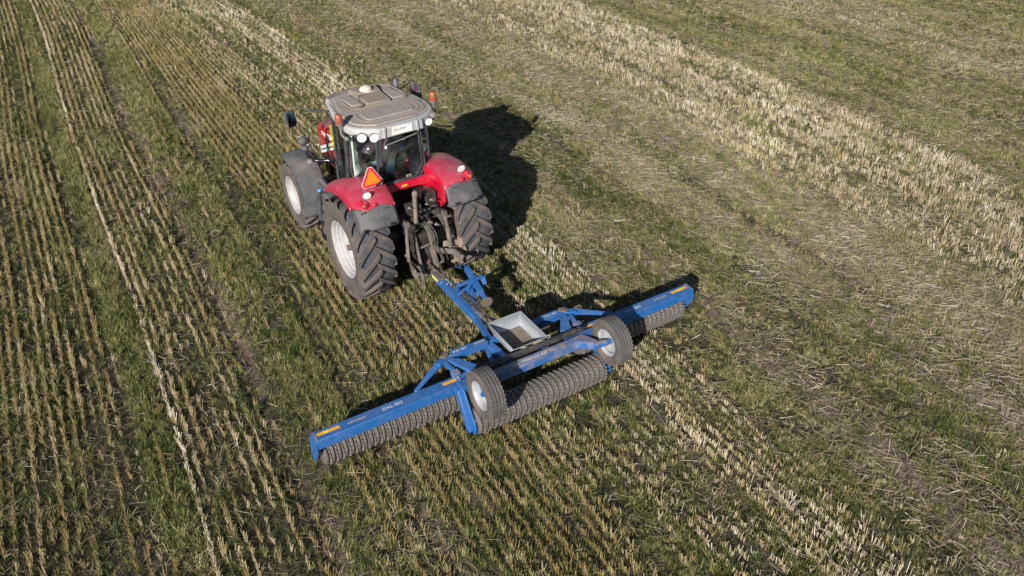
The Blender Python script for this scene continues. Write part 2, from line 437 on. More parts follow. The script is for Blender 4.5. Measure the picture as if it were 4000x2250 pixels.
# --- rear fenders
def lerp(a, b, t): return a + (b - a) * t
def interp(x, xs, ys): return float(np.interp(x, xs, ys))
FY = [-.68, -.62, -.5, -.3, -.05, .25, .5, .72, .90, .97]
FZ = [1.835, 1.875, 1.935, 1.985, 2.005, 1.965, 1.885, 1.79, 1.69, 1.62]
def fender(side):
    s = side
    def f(u, v):
        # u: rear -> front, v: inner -> outer
        yr = -.68 + .26 * max(0, (v - .72) / .28) ** 1.6
        y = lerp(yr, .97, u)
        z = interp(y, FY, FZ)
        xi = interp(y, [-.68, -.3, 0, .2, .42, .97], [.47, .44, .40, .52, .70, .74])
        xo = interp(y, [-.68, -.58, -.45, .3, .75, .97], [1.12, 1.13, 1.135, 1.13, 1.12, 1.09])
        x = lerp(xi, xo, v)
        dome = .085 * math.sin(math.pi * min(1, v * 1.0)) ** .8 if v < 1 else 0
        slope = lerp(.05 - .07 * max(0, y), -.035, v ** 1.5)
        zz = z + dome * .8 + slope
        if v > .88: zz -= (v - .88) / .12 * .03
        if u < .08: zz -= (.08 - u) * .25
        return (s * x, y - (.03 if v > .9 else 0) * (1 - u), zz)
    fb = MB().grid(f, 26, 16)
    body = fb.build("fender", RED, T, smooth=60, solid=.012, soff=-1, sub=1)
    # inner wall and outer rolled lip
    def inner(u, v):
        p = f(u, 0); zl = interp(p[1], [-.68, -.5, -.1, .3, .97], [1.62, 1.45, 1.22, 1.1, 1.05])
        return (p[0] * (1 - .03 * v), p[1], lerp(p[2], zl, v))
    MB().grid(inner, 20, 6).build("inner_panel", RED2, body, smooth=60, solid=.01)
    def lip(u, v):
        p = f(u, 1); a = v * math.pi * .6
        return (p[0] + s * .02 * math.sin(a), p[1], p[2] - .035 * (1 - math.cos(a)))
    MB().grid(lip, 26, 5).build("lip", RED, body, smooth=60, solid=.008)
    # grey rubber extension at the rear
    def flap(u, v):
        p = f(0, u); xo = lerp(.455, 1.135, u); zt = p[2] - .004
        y = lerp(p[1] + .02, -.84 + .05 * (2 * u - 1) ** 2, v ** lerp(.85, .75, u)); z = lerp(zt, 1.565 + .03 * u, v)
        x = lerp(abs(p[0]), xo, v)
        return (s * x, y, z + .015 * math.sin(math.pi * u))
    fl = MB().grid(flap, 14, 8)
    fl.grid(lambda u, v: (s * 1.137, lerp(-.80, -.50, v), lerp(1.595, 1.80, v) - .05 * u), 2, 6)
    fl.build("fender_extension", FEND, body, smooth=60, solid=.014)
    for x, y, z in ((.60, -.70, 1.86), (.65, -.70, 1.86), (1.0, -.68, 1.86), (1.05, -.67, 1.85)):
        MB().cyl((s * x, y + .01, z), (s * x, y - .012, z + .008), .012, seg=8).build("bolt", BLK, body)
    for x in (.58, .63, 1.03, 1.08):
        MB().cyl((s * x, -.79, 1.62), (s * x, -.848, 1.627), .017, seg=10).build("bolt", BLK, body)
    # lamps standing on the fender
    cx, cy, cz = s * .865, -.56, 2.05
    st = MB().cyl((cx, cy + .05, 1.90), (cx, cy + .05, 2.04), .012).box((cx, cy + .05, 2.0), (.03, .04, .03))
    bk = st.build("lamp_bracket", HOUS, body)
    dr = V(s * .05, -.80, -.30).normalized()
    rot = dr.to_track_quat('Z', 'Y').to_matrix()
    wl = MB().ell((cx, cy + .03, cz + .02), (.078, .070, .07), rot=rot, t0=math.pi / 2, t1=math.pi).build("work_light", HOUS, body, smooth=60)
    q = MB().cyl(V(cx, cy + .03, cz + .02) , V(cx, cy + .03, cz + .02) + dr * .012, .072, .064, 24)
    q.build("lens", LENS, body, smooth=40)
    # round tail lamp and small reflector
    cx, cy = s * .955, -.59
    tl = MB().cyl((cx, cy + .08, 1.955), (cx, cy - .055, 1.945), .066, .060, 24)
    tl.build("tail_light", REDL, body, bevel=.006)
    MB().ell((cx + (.015 if s > 0 else -.015), cy - .055, 1.95), (.042, .022, .042)).build("indicator_lens", AMB, body, smooth=60)
    MB().ell((s * .80, -.66, 1.945), (.038, .03, .034)).build("reflector", REDL, body, smooth=60)
    return body
fL = fender(-1); fR = fender(1)

# --- red panel under the rear window
def rp(u, v):
    x = lerp(-.47, .47, u); arch = 1 - (2 * u - 1) ** 2
    return (x, lerp(-.03, -.10, v) - .02 * arch, lerp(1.875, 1.70 + .075 * arch, v))
MB().grid(rp, 14, 5).build("rear_panel", RED2, T, smooth=60, solid=.015)
sticker((-.02, -.105, 1.825), (1, 0, 0), (0, -.12, 1), .10, .035, YEL, T, "warning_sticker")

# --- chassis, gearbox, engine bay, axles
c = MB().box((0, .05, 1.0), (.50, .95, .62)).box((0, 1.1, .85), (.42, 1.5, .5)).box((0, 2.3, .95), (.46, 1.2, .5))
c.cyl((-.66, 0, .91), (.66, 0, .91), .17, seg=24).cyl((-.45, 0, .91), (.45, 0, .91), .24, seg=24)
c.build("chassis", BLK, T, bevel=.02)
c = MB().cyl((-.75, 2.776, .683), (.75, 2.776, .683), .10).box((0, 2.776, .66), (.34, .42, .28)).box((-.62, 2.776, .68), (.14, .26, .3)).box((.62, 2.776, .68), (.14, .26, .3))
c.box((0, 3.15, .9), (.5, .3, .3))
c.build("front_axle", BLK, T, bevel=.015)
# cab platform and floor
c = MB().box((0, .75, 1.32), (1.16, 1.35, .10)).box((0, .16, 1.58), (.86, .06, .55)).box((-.60, .22, 1.6), (.2, .3, .5)).box((.60, .22, 1.6), (.2, .3, .5))
c.box((0, 1.44, 1.6), (1.04, .05, .55))
c.build("cab_floor", BLK, T, bevel=.01)

# --- hood
def hood_sec(y):
    t = (y - 1.42) / 1.95
    hw = interp(t, [0, .6, .9, 1.0], [.40, .375, .33, .25]); zt = interp(t, [0, .3, .7, .9, 1.0], [2.17, 2.12, 1.98, 1.88, 1.74])
    zb = interp(t, [0, 1], [1.36, 1.12])
    return [(-hw * .98, zb), (-hw * 1.0, zb + .3), (-hw * 1.02, zt - .12), (-hw * .90, zt - .035), (-hw * .5, zt), (0, zt + .012), (hw * .5, zt), (hw * .90, zt - .035), (hw * 1.02, zt - .12), (hw, zb + .3), (hw * .98, zb)]
h = MB(); ys = [1.42, 1.7, 2.0, 2.3, 2.6, 2.9, 3.1, 3.25, 3.37]
vs = []; 
for y in ys: vs += [(x, y, z) for x, z in hood_sec(y)]
n = 11
fs = [(i * n + k, (i + 1) * n + k, (i + 1) * n + k + 1, i * n + k + 1) for i in range(len(ys) - 1) for k in range(n - 1)]
fs.append(tuple((len(ys) - 1) * n + k for k in range(n)))
h.add(vs, fs)
hood = h.build("hood", RED2, T, smooth=25, solid=.01)
def side_pt(y, z, off=.004):
    sec = hood_sec(y); zs = [q[1] for q in sec[:4]]; xs = [q[0] for q in sec[:4]]
    return V(interp(z, zs, xs) - off, y, z)
# white stripe with the maker's lettering on the left hood side
def stripe(ya, yb, dz0, dz1, matr, off, name):
    def f(u, v):
        y = lerp(ya, yb, u); zt = interp((y - 1.42) / 1.95, [0, .3, .7, .9, 1.0], [2.17, 2.12, 1.98, 1.88, 1.74])
        yy = y + v * .0
        return side_pt(yy, zt - lerp(dz0, dz1, v), off)
    return MB().grid(f, 10, 2).build(name, matr, hood, smooth=60)
stripe(1.44, 2.50, .135, .235, WHT, .005, "name_stripe")
for a, b in ((2.56, 2.64), (2.70, 2.76), (2.82, 2.86)): stripe(a, b, .135, .235, WHT, .005, "stripe_mark")
p0 = side_pt(2.46, 2.0 - .17 + .03, .0085)
ydir = (0.10, 0, 1)
text("MASSEY FERGUSON", .098, side_pt(2.47, 1.818, .010), (0.03, -1.0, .165), (-.03, .10, 1), GREYT, hood, bold=.022, squash=1.12)
stripe(1.5, 3.1, .42, .44, BLK, .005, "panel_line")
g = MB()
for k in range(7): g.box(side_pt(2.3 + k * .09, 1.42, .0), (.012, .05, .3))
g.build("side_grille", BLK, hood, bevel=.003)
c = MB().box((0, 3.385, 1.42), (.46, .02, .5)); c.build("front_grille", BLK, hood, bevel=.01)
# exhaust on the right
e = MB().tube([(.74, 1.72, 1.45), (.76, 1.70, 2.0), (.77, 1.69, 2.55), (.775, 1.68, 2.92), (.775, 1.69, 2.975)], [.085, .085, .055, .052, .03], seg=18)
e.build("exhaust_pipe", BLUG, T, smooth=50, bevel=.004)

# --- cab: roof
RX = [(0, -.05), (.30, -.05), (.41, -.045), (.47, -.01), (.60, .07), (.72, .18), (.785, .32), (.805, .50), (.795, .75), (.75, 1.05), (.685, 1.35), (.63, 1.58), (.60, 1.66), (.30, 1.70), (0, 1.71)]
RC = [V(x, y, 0) for x, y in RX]
half = catmull(RC, 4)
outline = [(p.x, p.y) for p in half] + [(-p.x, p.y) for p in half[::-1][1:-1]]
def roof_layers(layers):
    mb = MB(); n = len(outline); vs = []; cx, cy = 0, .82
    for sc, z in layers:
        for x, y in outline:
            vs.append((cx + (x - cx) * sc, cy + (y - cy) * sc, z))
    fs = [(i * n + k, i * n + (k + 1) % n, (i + 1) * n + (k + 1) % n, (i + 1) * n + k) for i in range(len(layers) - 1) for k in range(n)]
    fs.append(tuple(range(n))[::-1]); fs.append(tuple((len(layers) - 1) * n + k for k in range(n)))
    return mb.add(vs, fs)
RZ = .035
roof = roof_layers([(.90, 2.755 + RZ), (.975, 2.745 + RZ), (1.0, 2.77 + RZ), (1.005, 2.81 + RZ), (.99, 2.865 + RZ), (.965, 2.885 + RZ), (.93, 2.89 + RZ), (.90, 2.885 + RZ)]).build("cab_roof", ROOFG, T, smooth=38)
roof_layers([(.905, 2.86 + RZ), (.905, 2.891 + RZ), (.885, 2.892 + RZ), (.875, 2.882 + RZ), (.855, 2.884 + RZ), (.845, 2.905 + RZ), (.60, 2.912 + RZ), (.3, 2.915 + RZ)]).build("roof_top", ROOFD, roof, smooth=30)
# hatches, ribs and grooves
hz = 2.921 + RZ
a = MB().prz([(-.17, .83), (.26, .83), (.28, 1.42), (-.20, 1.42)], hz - .02, hz + .045).prz([(-.14, 1.28), (.27, 1.28), (.30, 1.58), (-.22, 1.58)], hz - .02, hz + .065)
a.build("roof_hatch", ROOFT, roof, bevel=.018)
a = MB().prz([(-.40, .98), (-.22, .98), (-.25, 1.45), (-.45, 1.45)], hz - .03, hz + .012).prz([(.33, .92), (.56, .92), (.50, 1.45), (.34, 1.45)], hz - .03, hz + .012)
a.prz([(-.36, .28), (.40, .28), (.47, .34), (.47, .60), (-.42, .60), (-.42, .34)], hz - .04, hz + .004)
a.build("roof_panel", ROOFD, roof, bevel=.012)
a = MB()
a.tube([(-.46, 1.45, hz), (-.46, 1.0, hz), (-.40, .84, hz - .003), (-.2, .79, hz), (.3, .79, hz), (.5, .82, hz - .003), (.60, .95, hz - .008), (.58, 1.4, hz - .01)], .012, 8, sm=6)
a.tube([(-.50, .62, hz - .008), (-.50, .36, hz - .012), (-.42, .25, hz - .014), (-.3, .22, hz - .014), (.35, .22, hz - .014), (.47, .25, hz - .014), (.55, .36, hz - .012), (.55, .66, hz - .01)], .012, 8, sm=6)
a.build("roof_rib", ROOFT, roof, smooth=60)
a = MB()
for x in (-.12, .12, .30): a.box((x, .46, hz + .0045), (.004, .30, .002))
for s in (-1, 1):
    a.tube([(s * .655, 1.35, hz - .035), (s * .70, .9, hz - .035), (s * .715, .5, hz - .035), (s * .68, .30, hz - .035), (s * .58, .17, hz - .035)], .007, 6, sm=6)
a.build("roof_seam", BLK, roof)
# visor with plate at the back
v = MB().pry([(-.42, 2.70 + RZ), (.42, 2.70 + RZ), (.40, 2.885 + RZ), (-.40, 2.885 + RZ)], -.075, .10)
vis = v.build("rear_visor", ROOFG, roof, bevel=.02)
each("visor_rib", ROOFG, vis, [MB().pry([(s * .30 - .02, 2.71 + RZ), (s * .30 + .02, 2.71 + RZ), (s * .29 + .02, 2.89 + RZ), (s * .29 - .02, 2.89 + RZ)], -.10, -.05) for s in (-1, 1)], bevel=.008)
nd = V(0, -1, .0)
sign = MB().box((.02, -.088, 2.80 + RZ), (.36, .012, .13)).build("dealer_plate", WHT, vis)
text("JELLING", .062, (-.145, -.0945, 2.80 + RZ), (1, 0, 0), (0, 0, 1), GREYT, sign, bold=-.004)
each("small_print", HOUS, sign, [MB().box((x, -.0946, z + RZ), (wd, .001, .004)) for x, z, wd in ((.155, 2.85, .05), (.155, 2.838, .045), (-.03, 2.785, .18))])
# front sun visor tube
MB().tube([(-.60, 1.62, 2.915), (-.3, 1.70, 2.93), (.3, 1.70, 2.93), (.60, 1.62, 2.915)], .045, 16, sm=6).build("front_visor", mat("visor_brown", (.14, .115, .095), .7, dust=.5, dcol=(.2, .16, .13)), roof, smooth=60)
# roof work lights
def worklight(x, y, z, dr, par, r=.075, name="work_light"):
    d = V(dr).normalized(); rot = d.to_track_quat('Z', 'Y').to_matrix()
    c0 = V(x, y, z)
    o = MB().ell(c0, (r * 1.05, r, r * 1.15), rot=rot, t0=math.pi / 2, t1=math.pi).cyl(c0, c0 + d * .018, r * 1.05, r * 1.05, 24).build(name, HOUS, par, smooth=50)
    MB().cyl(c0 + d * .019, c0 + d * .022, r * .96, r * .93, 24).ell(c0 + d * .02, (r * .45, r * .45, .012), rot=rot).build("lens", LENS, o, smooth=40)
    return o
worklight(-.645, .045, 2.80, (-.25, -.85, -.12), roof, .078); worklight(-.465, -.035, 2.785, (-.12, -.9, -.12), roof, .078)
worklight(.54, -.0, 2.81, (.0, -.9, -.15), roof, .068); worklight(.69, .13, 2.83, (.8, .3, -.1), roof, .066)
MB().bar((-.40, .13, 1.98), (-.66, .46, 2.06), .14, .20, upv=(0, 0, 1)).build("sill_trim", MINT, T, bevel=.02)
each("lamp_recess", BLK, roof, [MB().box((-.56, .19, 2.78), (.34, .14, .08)), MB().box((.60, .20, 2.78), (.26, .14, .08))], bevel=.02)
# beacons
for s in (-1, 1):
    bx, by = s * .855 + .015, .38
    br = MB().tube([(s * .77, .22, 2.74), (s * .82, .26, 2.76), (bx, .34, 2.80), (bx, by, 2.90)], .017, 10, sm=4).ell((s * .80, .24, 2.75), (.035, .035, .04)).cyl((bx, by, 2.88), (bx, by, 2.955), .022).cyl((bx, by, 2.955), (bx, by, 2.985), .062, .066)
    b = br.build("beacon", HOUS, T, smooth=50)
    MB().lathe([(0, .060), (.02, .066), (.07, .064), (.13, .058), (.152, .045), (.158, 0.001)], c=(bx, by, 2.985), axis=(0, 0, 1), seg=24).build("beacon_lens", AMB, b, smooth=60)
# satellite receiver dome and cable
MB().ell((.04, 1.38, 3.03), (.115, .105, .075)).box((.04, 1.36, 3.0), (.20, .16, .03)).build("receiver_dome", CREAM, roof, smooth=50)
MB().tube([(.0, 1.28, 3.0), (-.16, 1.22, 3.0), (-.20, 1.10, 2.97), (-.18, .98, 2.965), (-.26, .86, 2.962), (-.42, .84, 2.945), (-.50, .98, 2.94), (-.58, 1.12, 2.935)], .010, 6, sm=6).build("cable", HOSE, roof, smooth=60)
MB().tube([(.63, 1.05, 2.93), (.60, .95, 2.955), (.64, .82, 2.93)], .005, 6).tube([(.54, .95, 2.96), (.72, 1.0, 2.925)], .005, 6).build("aerial_wire", BLK, roof)

roof.location.x = .03
# --- cab: frame and glass
ZT = 2.79
PIL = {"rc": ((.385, 0.0, ZT), (.435, -.02, 1.87)), "c": ((.70, .34, ZT), (.735, .40, 1.93)), "b": ((.72, .46, ZT), (.755, .50, 1.95)), "a": ((.60, 1.36, ZT), (.60, 1.44, 1.36))}
for s in (-1, 1):
    fr = MB()
    q = lambda p: (s * p[0], p[1], p[2])
    fr.bar(q(PIL["rc"][0]), q(PIL["rc"][1]), .045, .035, upv=(0, 1, 0))
    fr.tube([q(PIL["rc"][1]), q((.52, .06, 1.875)), q((.66, .22, 1.93)), q((.735, .40, 2.02)), q((.715, .40, 2.4)), q((.70, .36, ZT))], .018, 8, sm=5)
    fr.bar(q((.735, .46, ZT)), q((.765, .52, 1.95)), .07, .045, upv=(1, 0, 0))
    fr.bar(q((.765, .52, 1.98)), q((.70, 1.0, 1.42)), .05, .045, upv=(1, 0, 0)).bar(q((.70, 1.0, 1.42)), q((.62, 1.42, 1.36)), .05, .045, upv=(1, 0, 0))
    fr.bar(q((.61, 1.37, ZT)), q((.62, 1.45, 1.36)), .075, .06, upv=(1, 0, 0))
    fr.bar(q((.74, .46, ZT - .01)), q((.61, 1.38, ZT - .01)), .05, .045, upv=(1, 0, 0))
    fr.build("cab_frame", PLA, T, bevel=.006)
    gq = MB()
    gq.add([q((.39, .0, ZT)), q((.55, .12, ZT)), q((.70, .36, ZT)), q((.44, -.015, 1.885)), q((.60, .12, 1.90)), q((.735, .40, 2.02))], [(0, 3, 4, 1), (1, 4, 5, 2)])
    gq.build("quarter_glass", GLASS, T, smooth=60, solid=.004)
    gd = MB().add([q((.735, .47, ZT)), q((.61, 1.37, ZT)), q((.62, 1.43, 1.38)), q((.70, 1.0, 1.44)), q((.765, .53, 1.98))], [(0, 1, 2, 3, 4)])
    gd.build("door_glass", GLASS, T, solid=.004)
    MB().tube([q((.765, .60, 2.05)), q((.80, .62, 2.04)), q((.79, .95, 2.02)), q((.72, 1.2, 2.0))], .011, 8, sm=3).box(q((.765, .58, 2.05)), (.05, .05, .10)).build("door_handle", BLK, T, smooth=50)
each("cab_crossbar", PLA, T, [MB().bar((-.40, -.0, ZT), (.40, 0, ZT), .04, .05), MB().bar((-.44, -.025, 1.875), (.44, -.025, 1.875), .04, .035), MB().bar((-.62, 1.38, ZT), (.62, 1.38, ZT), .06, .06), MB().bar((-.62, 1.46, 1.95), (.62, 1.46, 1.95), .05, .05)], bevel=.006)
# rear window: opening frame with clipped right-hand corner
W = [(-.345, 2.74), (.345, 2.74), (.375, 2.10), (.25, 1.92), (-.385, 1.92)]
wf = MB()
wp = [V(x, lerp(-.035, -.045, (2.74 - z) / .8), z) for x, z in W]
for i in range(5): wf.bar(wp[i], wp[(i + 1) % 5], .026, .022, upv=(0, 1, 0))
rw = wf.build("rear_window", PLA, T, bevel=.004)
MB().add(wp, [(0, 1, 2, 3, 4)]).build("pane", GLASS, rw, solid=.004)
MB().tube([(-.29, -.055, 2.60), (-.2, -.065, 2.615), (.31, -.065, 2.69)], .009, 6).tube([(-.29, -.055, 2.60), (-.27, -.06, 2.66), (-.20, -.05, 2.72)], .006, 6).box((.06, -.06, 2.64), (.05, .02, .02)).build("wiper", HOUS, rw)
MB().box((.10, -.06, 1.965), (.10, .03, .05)).cyl((.07, -.08, 1.965), (.07, -.05, 1.965), .017).cyl((.13, -.08, 1.965), (.13, -.05, 1.965), .017).build("window_latch", STEEL, rw, bevel=.006)
MB().add([(.40, -.02, 2.10), (.44, -.02, 1.90), (.27, -.03, 1.90)], [(0, 1, 2)]).build("corner_panel", PLA, T, solid=.01)
MB().add([(-.58, 1.39, 2.77), (.58, 1.39, 2.77), (.58, 1.46, 1.96), (-.58, 1.46, 1.96)], [(0, 1, 2, 3)]).build("windscreen", GLASS, T, solid=.004)
# yellow sticker strip on the left front pillar + fitted panel + grab rail
sticker((-.650, 1.40, 2.30), (.95, -.3, 0), (0, -.06, 1), .05, .44, YELG, T, "sticker_strip")
for k in range(4): sticker((-.6505, 1.397, 2.18 + k * .11), (.95, -.3, 0), (0, -.06, 1), .025, .045, YEL, T, "strip_mark")
MB().tube([(-.66, 1.47, 2.44), (-.72, 1.45, 2.45), (-.735, 1.45, 2.42), (-.76, 1.45, 2.0), (-.74, 1.46, 1.82), (-.66, 1.47, 1.80)], .013, 8, sm=4).build("grab_rail", BLKG, T, smooth=60)
pl = MB().box((-.71, 1.47, 2.10), (.31, .012, .14)).build("data_panel", mat("grey_panel", (.42, .42, .43), .5, dust=.2), T, bevel=.004)
MB().box((-.71, 1.462, 2.10), (.27, .006, .022)).build("panel_band", BLK, pl)
each("panel_label", WHT, pl, [MB().box((a, 1.461, b_), (.10, .003, .035)) for a in (-.80, -.63) for b_ in (2.14, 2.06)])
MB().cyl((-.755, 1.45, 2.07), (-.755, 1.45, 2.10), .022).build("clamp", mat("green_clamp", (.05, .25, .17), .5), T)

# --- headlamp bar on the left (and its twin on the right)
for s in (-1, 1):
    q = lambda a: (s * a[0], a[1], a[2])
    b = MB().tube([q((.60, 1.50, 1.80)), q((.76, 1.60, 1.80)), q((.92, 1.72, 1.80)), q((1.02, 1.80, 1.90)), q((1.03, 1.86, 2.02))], .032, 12, sm=6).box(q((.64, 1.50, 1.80)), (.14, .07, .07))
    hb = b.build("headlamp_bar", BLKG, T, smooth=50, bevel=.004)
    MB().ell(q((1.02, 1.90, 2.0)), (.075, .10, .05)).cyl(q((1.02, 1.9, 1.95)), q((1.02, 1.9, 2.05)), .045).build("lamp_pivot", PLA, hb, smooth=60)
    hh = MB().ell(q((1.02, 1.95, 2.12)), (.105, .095, .085)).ell(q((1.02, 2.0, 2.11)), (.10, .08, .075)).build("headlamp", PLA, hb, smooth=60)
    MB().cyl(q((1.02, 2.04, 2.11)), q((1.02, 2.07, 2.11)), .062).build("lens", LENS, hh)
    wl = worklight(s * 1.02, 1.70, 1.80, (s * -.55, -.55, -.35), hb, .058, "side_work_light")

# --- mirrors
for s in (-1, 1):
    q = lambda a: (s * a[0], a[1], a[2])
    mx, my, mz = (1.13, 2.12, 2.50) if s < 0 else (1.30, 1.98, 2.50)
    arm = MB().bar(q((.60, 1.55, 2.72)), q((.86, 1.84, 2.70)), .05, .035).tube([q((.80, 1.76, 2.71)), q((mx - .02, my + .02, mz + .24)), q((mx, my + .03, mz + .22)), q((mx, my + .03, mz + .1))], .011, 8)
    am = arm.build("mirror_arm", PLA, T, bevel=.003)
    head = MB().box((0, 0, 0), (.21, .06, .31))
    hd = head.build("mirror", MIRRD if s > 0 else PLA, am, bevel=.028, loc=(s * mx, my, mz), seg=3)
    hd.rotation_euler = (R(-5), 0, R(s * -20))
    if s < 0: MB().box((0, -.0315, 0), (.165, .004, .26)).build("mirror_glass", MIRR, hd, bevel=.0)
    else: MB().box((0, -.0315, 0), (.16, .004, .25)).build("mirror_glass", MIRRD, hd)

# --- front fenders (dull black)
for s in (-1, 1):
    cy, cz, rr = 2.776, .69, .80
    def ff(u, v):
        a = lerp(R(72), R(188), u)       # from ahead of the top, over and down the back
        x = lerp(.66, 1.17, v)
        r_ = rr + .03 * math.sin(math.pi * v) + .03 * (u ** 2)
        return (s * x, cy + r_ * math.cos(a), cz + r_ * math.sin(a))
    def fo(u, v):
        a = lerp(R(72), R(188), u); r_ = rr + .03 * (u ** 2)
        return (s * lerp(1.17, 1.19, v), cy + (r_ - .06 * v) * math.cos(a), cz + (r_ - .06 * v) * math.sin(a))
    o = MB().grid(ff, 28, 8).grid(fo, 28, 2).build("front_fender", FEND, T, smooth=50, solid=.01)
    MB().bar((s * .7, 2.70, 1.47), (s * .55, 2.75, .95), .06, .03).build("fender_stay", BLK, o)
# battery/tool box and steps on the left, fuel tank
tb = MB().prx([(.95, 1.28), (1.25, 1.34), (1.62, 1.22), (1.80, 1.02), (1.80, .55), (1.2, .45), (.95, .6)], -1.02, -.55)
tbx = tb.build("fuel_tank", FEND, T, bevel=.04, seg=3)
tb = MB().prx([(.95, 1.28), (1.25, 1.34), (1.62, 1.22), (1.80, 1.02), (1.80, .55), (1.2, .45), (.95, .6)], .55, 1.02)
tb.build("fuel_tank", FEND, T, bevel=.04, seg=3)
MB().cyl((-.93, 1.70, 1.12), (-.93, 1.75, 1.20), .045).build("filler_cap", BLUP, tbx, bevel=.01)
MB().tube([(-.80, 1.62, 1.24), (-.86, 1.80, 1.36)], [.05, .065], 14).build("filler_neck", PLA, tbx, smooth=40)
st = MB()
for z, x in ((.42, -1.08), (.72, -1.05), (1.0, -1.02)): st.box((x + .06, 1.25, z), (.22, .34, .03))
st.bar((-1.10, 1.09, .38), (-1.0, 1.09, 1.3), .03, .05).bar((-1.10, 1.41, .38), (-1.0, 1.41, 1.3), .03, .05)
st.build("steps", BLK, T, bevel=.004)
# front lower linkage hook seen past the fender
MB().tube([(-.38, 3.3, .95), (-.40, 3.65, 1.05), (-.40, 3.80, 1.25), (-.36, 3.78, 1.38)], [.06, .05, .045, .03], 10, sm=4).build("front_lift_hook", STEEL, T, smooth=60)
MB().tube([(.38, 3.3, .95), (.40, 3.65, 1.05), (.40, 3.80, 1.25), (.36, 3.78, 1.38)], [.06, .05, .045, .03], 10, sm=4).build("front_lift_hook", STEEL, T, smooth=60)

# --- warning triangle on the left fender
tc_ = V(-.68, -.33, 2.235)
tri = MB(); tn = V(.05, -1, .12).normalized(); tx = V(1, .05, 0).normalized(); tz = tn.cross(tx).normalized() * -1
if tz.z < 0: tz = -tz
def tp(a, b, off=0.0): return tc_ + tx * a + tz * b + tn * off
ro_ = .205
def tripoly(r, cut):
    pts = []
    for k in range(3):
        a0 = math.pi / 2 + k * 2 * math.pi / 3
        A = V(math.cos(a0) * r, math.sin(a0) * r, 0)
        nx = V(math.cos(a0 + 2 * math.pi / 3) * r, math.sin(a0 + 2 * math.pi / 3) * r, 0); pv = V(math.cos(a0 - 2 * math.pi / 3) * r, math.sin(a0 - 2 * math.pi / 3) * r, 0)
        pts += [A + (pv - A) * cut, A + (nx - A) * cut] if cut else [A]
    return [(p.x, p.y) for p in pts]
tri.prism(tripoly(.265, .16), lambda a, b: tp(a, b, 0), lambda a, b: tp(a, b, .006))
tr_ = tri.build("warning_triangle", WHT, T)
MB().prism(tripoly(.252, .155), lambda a, b: tp(a, b, .0065), lambda a, b: tp(a, b, .008)).build("red_border", TRED, tr_)
MB().prism(tripoly(.172, 0), lambda a, b: tp(a, b, .0085), lambda a, b: tp(a, b, .0105)).build("orange_face", TORG, tr_)
MB().bar(tp(.12, -.12, -.01), tp(.12, .1, -.01), .03, .02).bar(tp(.2, -.05, -.015), tp(.05, -.13, -.015), .09, .02).build("bracket", BLK, tr_)

# --- cab interior
for s in (-1, 1):
    MB().prx([(.22, 1.40), (.95, 1.40), (.90, 1.72), (.60, 1.93), (.36, 1.98), (.10, 1.90)], s * .36, s * .66).build("cab_trim", MINT, T, bevel=.04, seg=3)
    MB().bar((s * .665, .36, 1.95), (s * .645, .34, 2.74), .10, .04, upv=(0, 1, 0)).build("pillar_trim", MINT, T, bevel=.01)
seat = MB().box((.07, .62, 1.62), (.50, .50, .14)).box((.07, .70, 1.45), (.4, .4, .25)).build("seat", SEATM, T, bevel=.05, seg=3)
rb = Matrix.Rotation(R(10), 3, 'X')
MB().box((.07, .36, 1.90), (.46, .11, .55), rb).box((.07, .31, 2.20), (.34, .09, .16), rb).build("backrest", SEATM, seat, bevel=.05, seg=3)
MB().box((.07, .255, 2.17), (.30, .02, .10), rb).box((.07, .25, 2.08), (.26, .02, .014)).build("headrest_panel", mat("grey_green_vinyl", (.10, .14, .12), .6), seat, bevel=.006)
each("armrest", DARKI, seat, [MB().box((-.30, .55, 1.80), (.12, .42, .12)), MB().box((.46, .62, 1.82), (.18, .5, .18))], bevel=.04)
ps = MB().prx([(.52, 1.75), (.66, 1.75), (.72, 2.2), (.66, 2.33), (.52, 2.25), (.48, 1.95)], -.60, -.47).build("passenger_seat", SEATM, T, bevel=.03)
MB().prx([(.50, 1.74), (.54, 1.74), (.56, 2.2), (.60, 2.31), (.56, 2.32), (.515, 2.22)], -.50, -.44).build("seat_piping", CLOTHR, ps)
MB().box((.08, .43, 2.26), (.46, .06, .26), rb).build("seat_shoulder", CLOTHR, seat, bevel=.03, seg=3)
MB().pry([(-.42, 2.62), (-.28, 2.52), (-.10, 2.20), (-.08, 2.08), (-.15, 2.02), (-.23, 2.02), (-.31, 2.26), (-.44, 2.42)], .82, .86).build("side_trim", MINT, T, bevel=.015)
sw = MB().lathe([(0, .19), (.012, .202), (.024, .19), (.012, .178)], c=(.05, 1.10, 1.98), axis=(0, -.45, .9), seg=28, close=True)
sw.tube([(.05, 1.10, 1.98), (.05, 1.28, 1.5)], .04, 10).bar((-.13, 1.10, 1.98), (.23, 1.10, 1.98), .02, .015)
sw.build("steering_wheel", BLK, T, smooth=50)
each("dashboard", DARKI, T, [MB().box((.05, 1.30, 1.75), (.32, .14, .4))], bevel=.03); each("monitor", DARKI, T, [MB().box((-.15, .95, 2.35), (.16, .03, .12)), MB().box((.56, .9, 2.05), (.05, .2, .25))], bevel=.01)

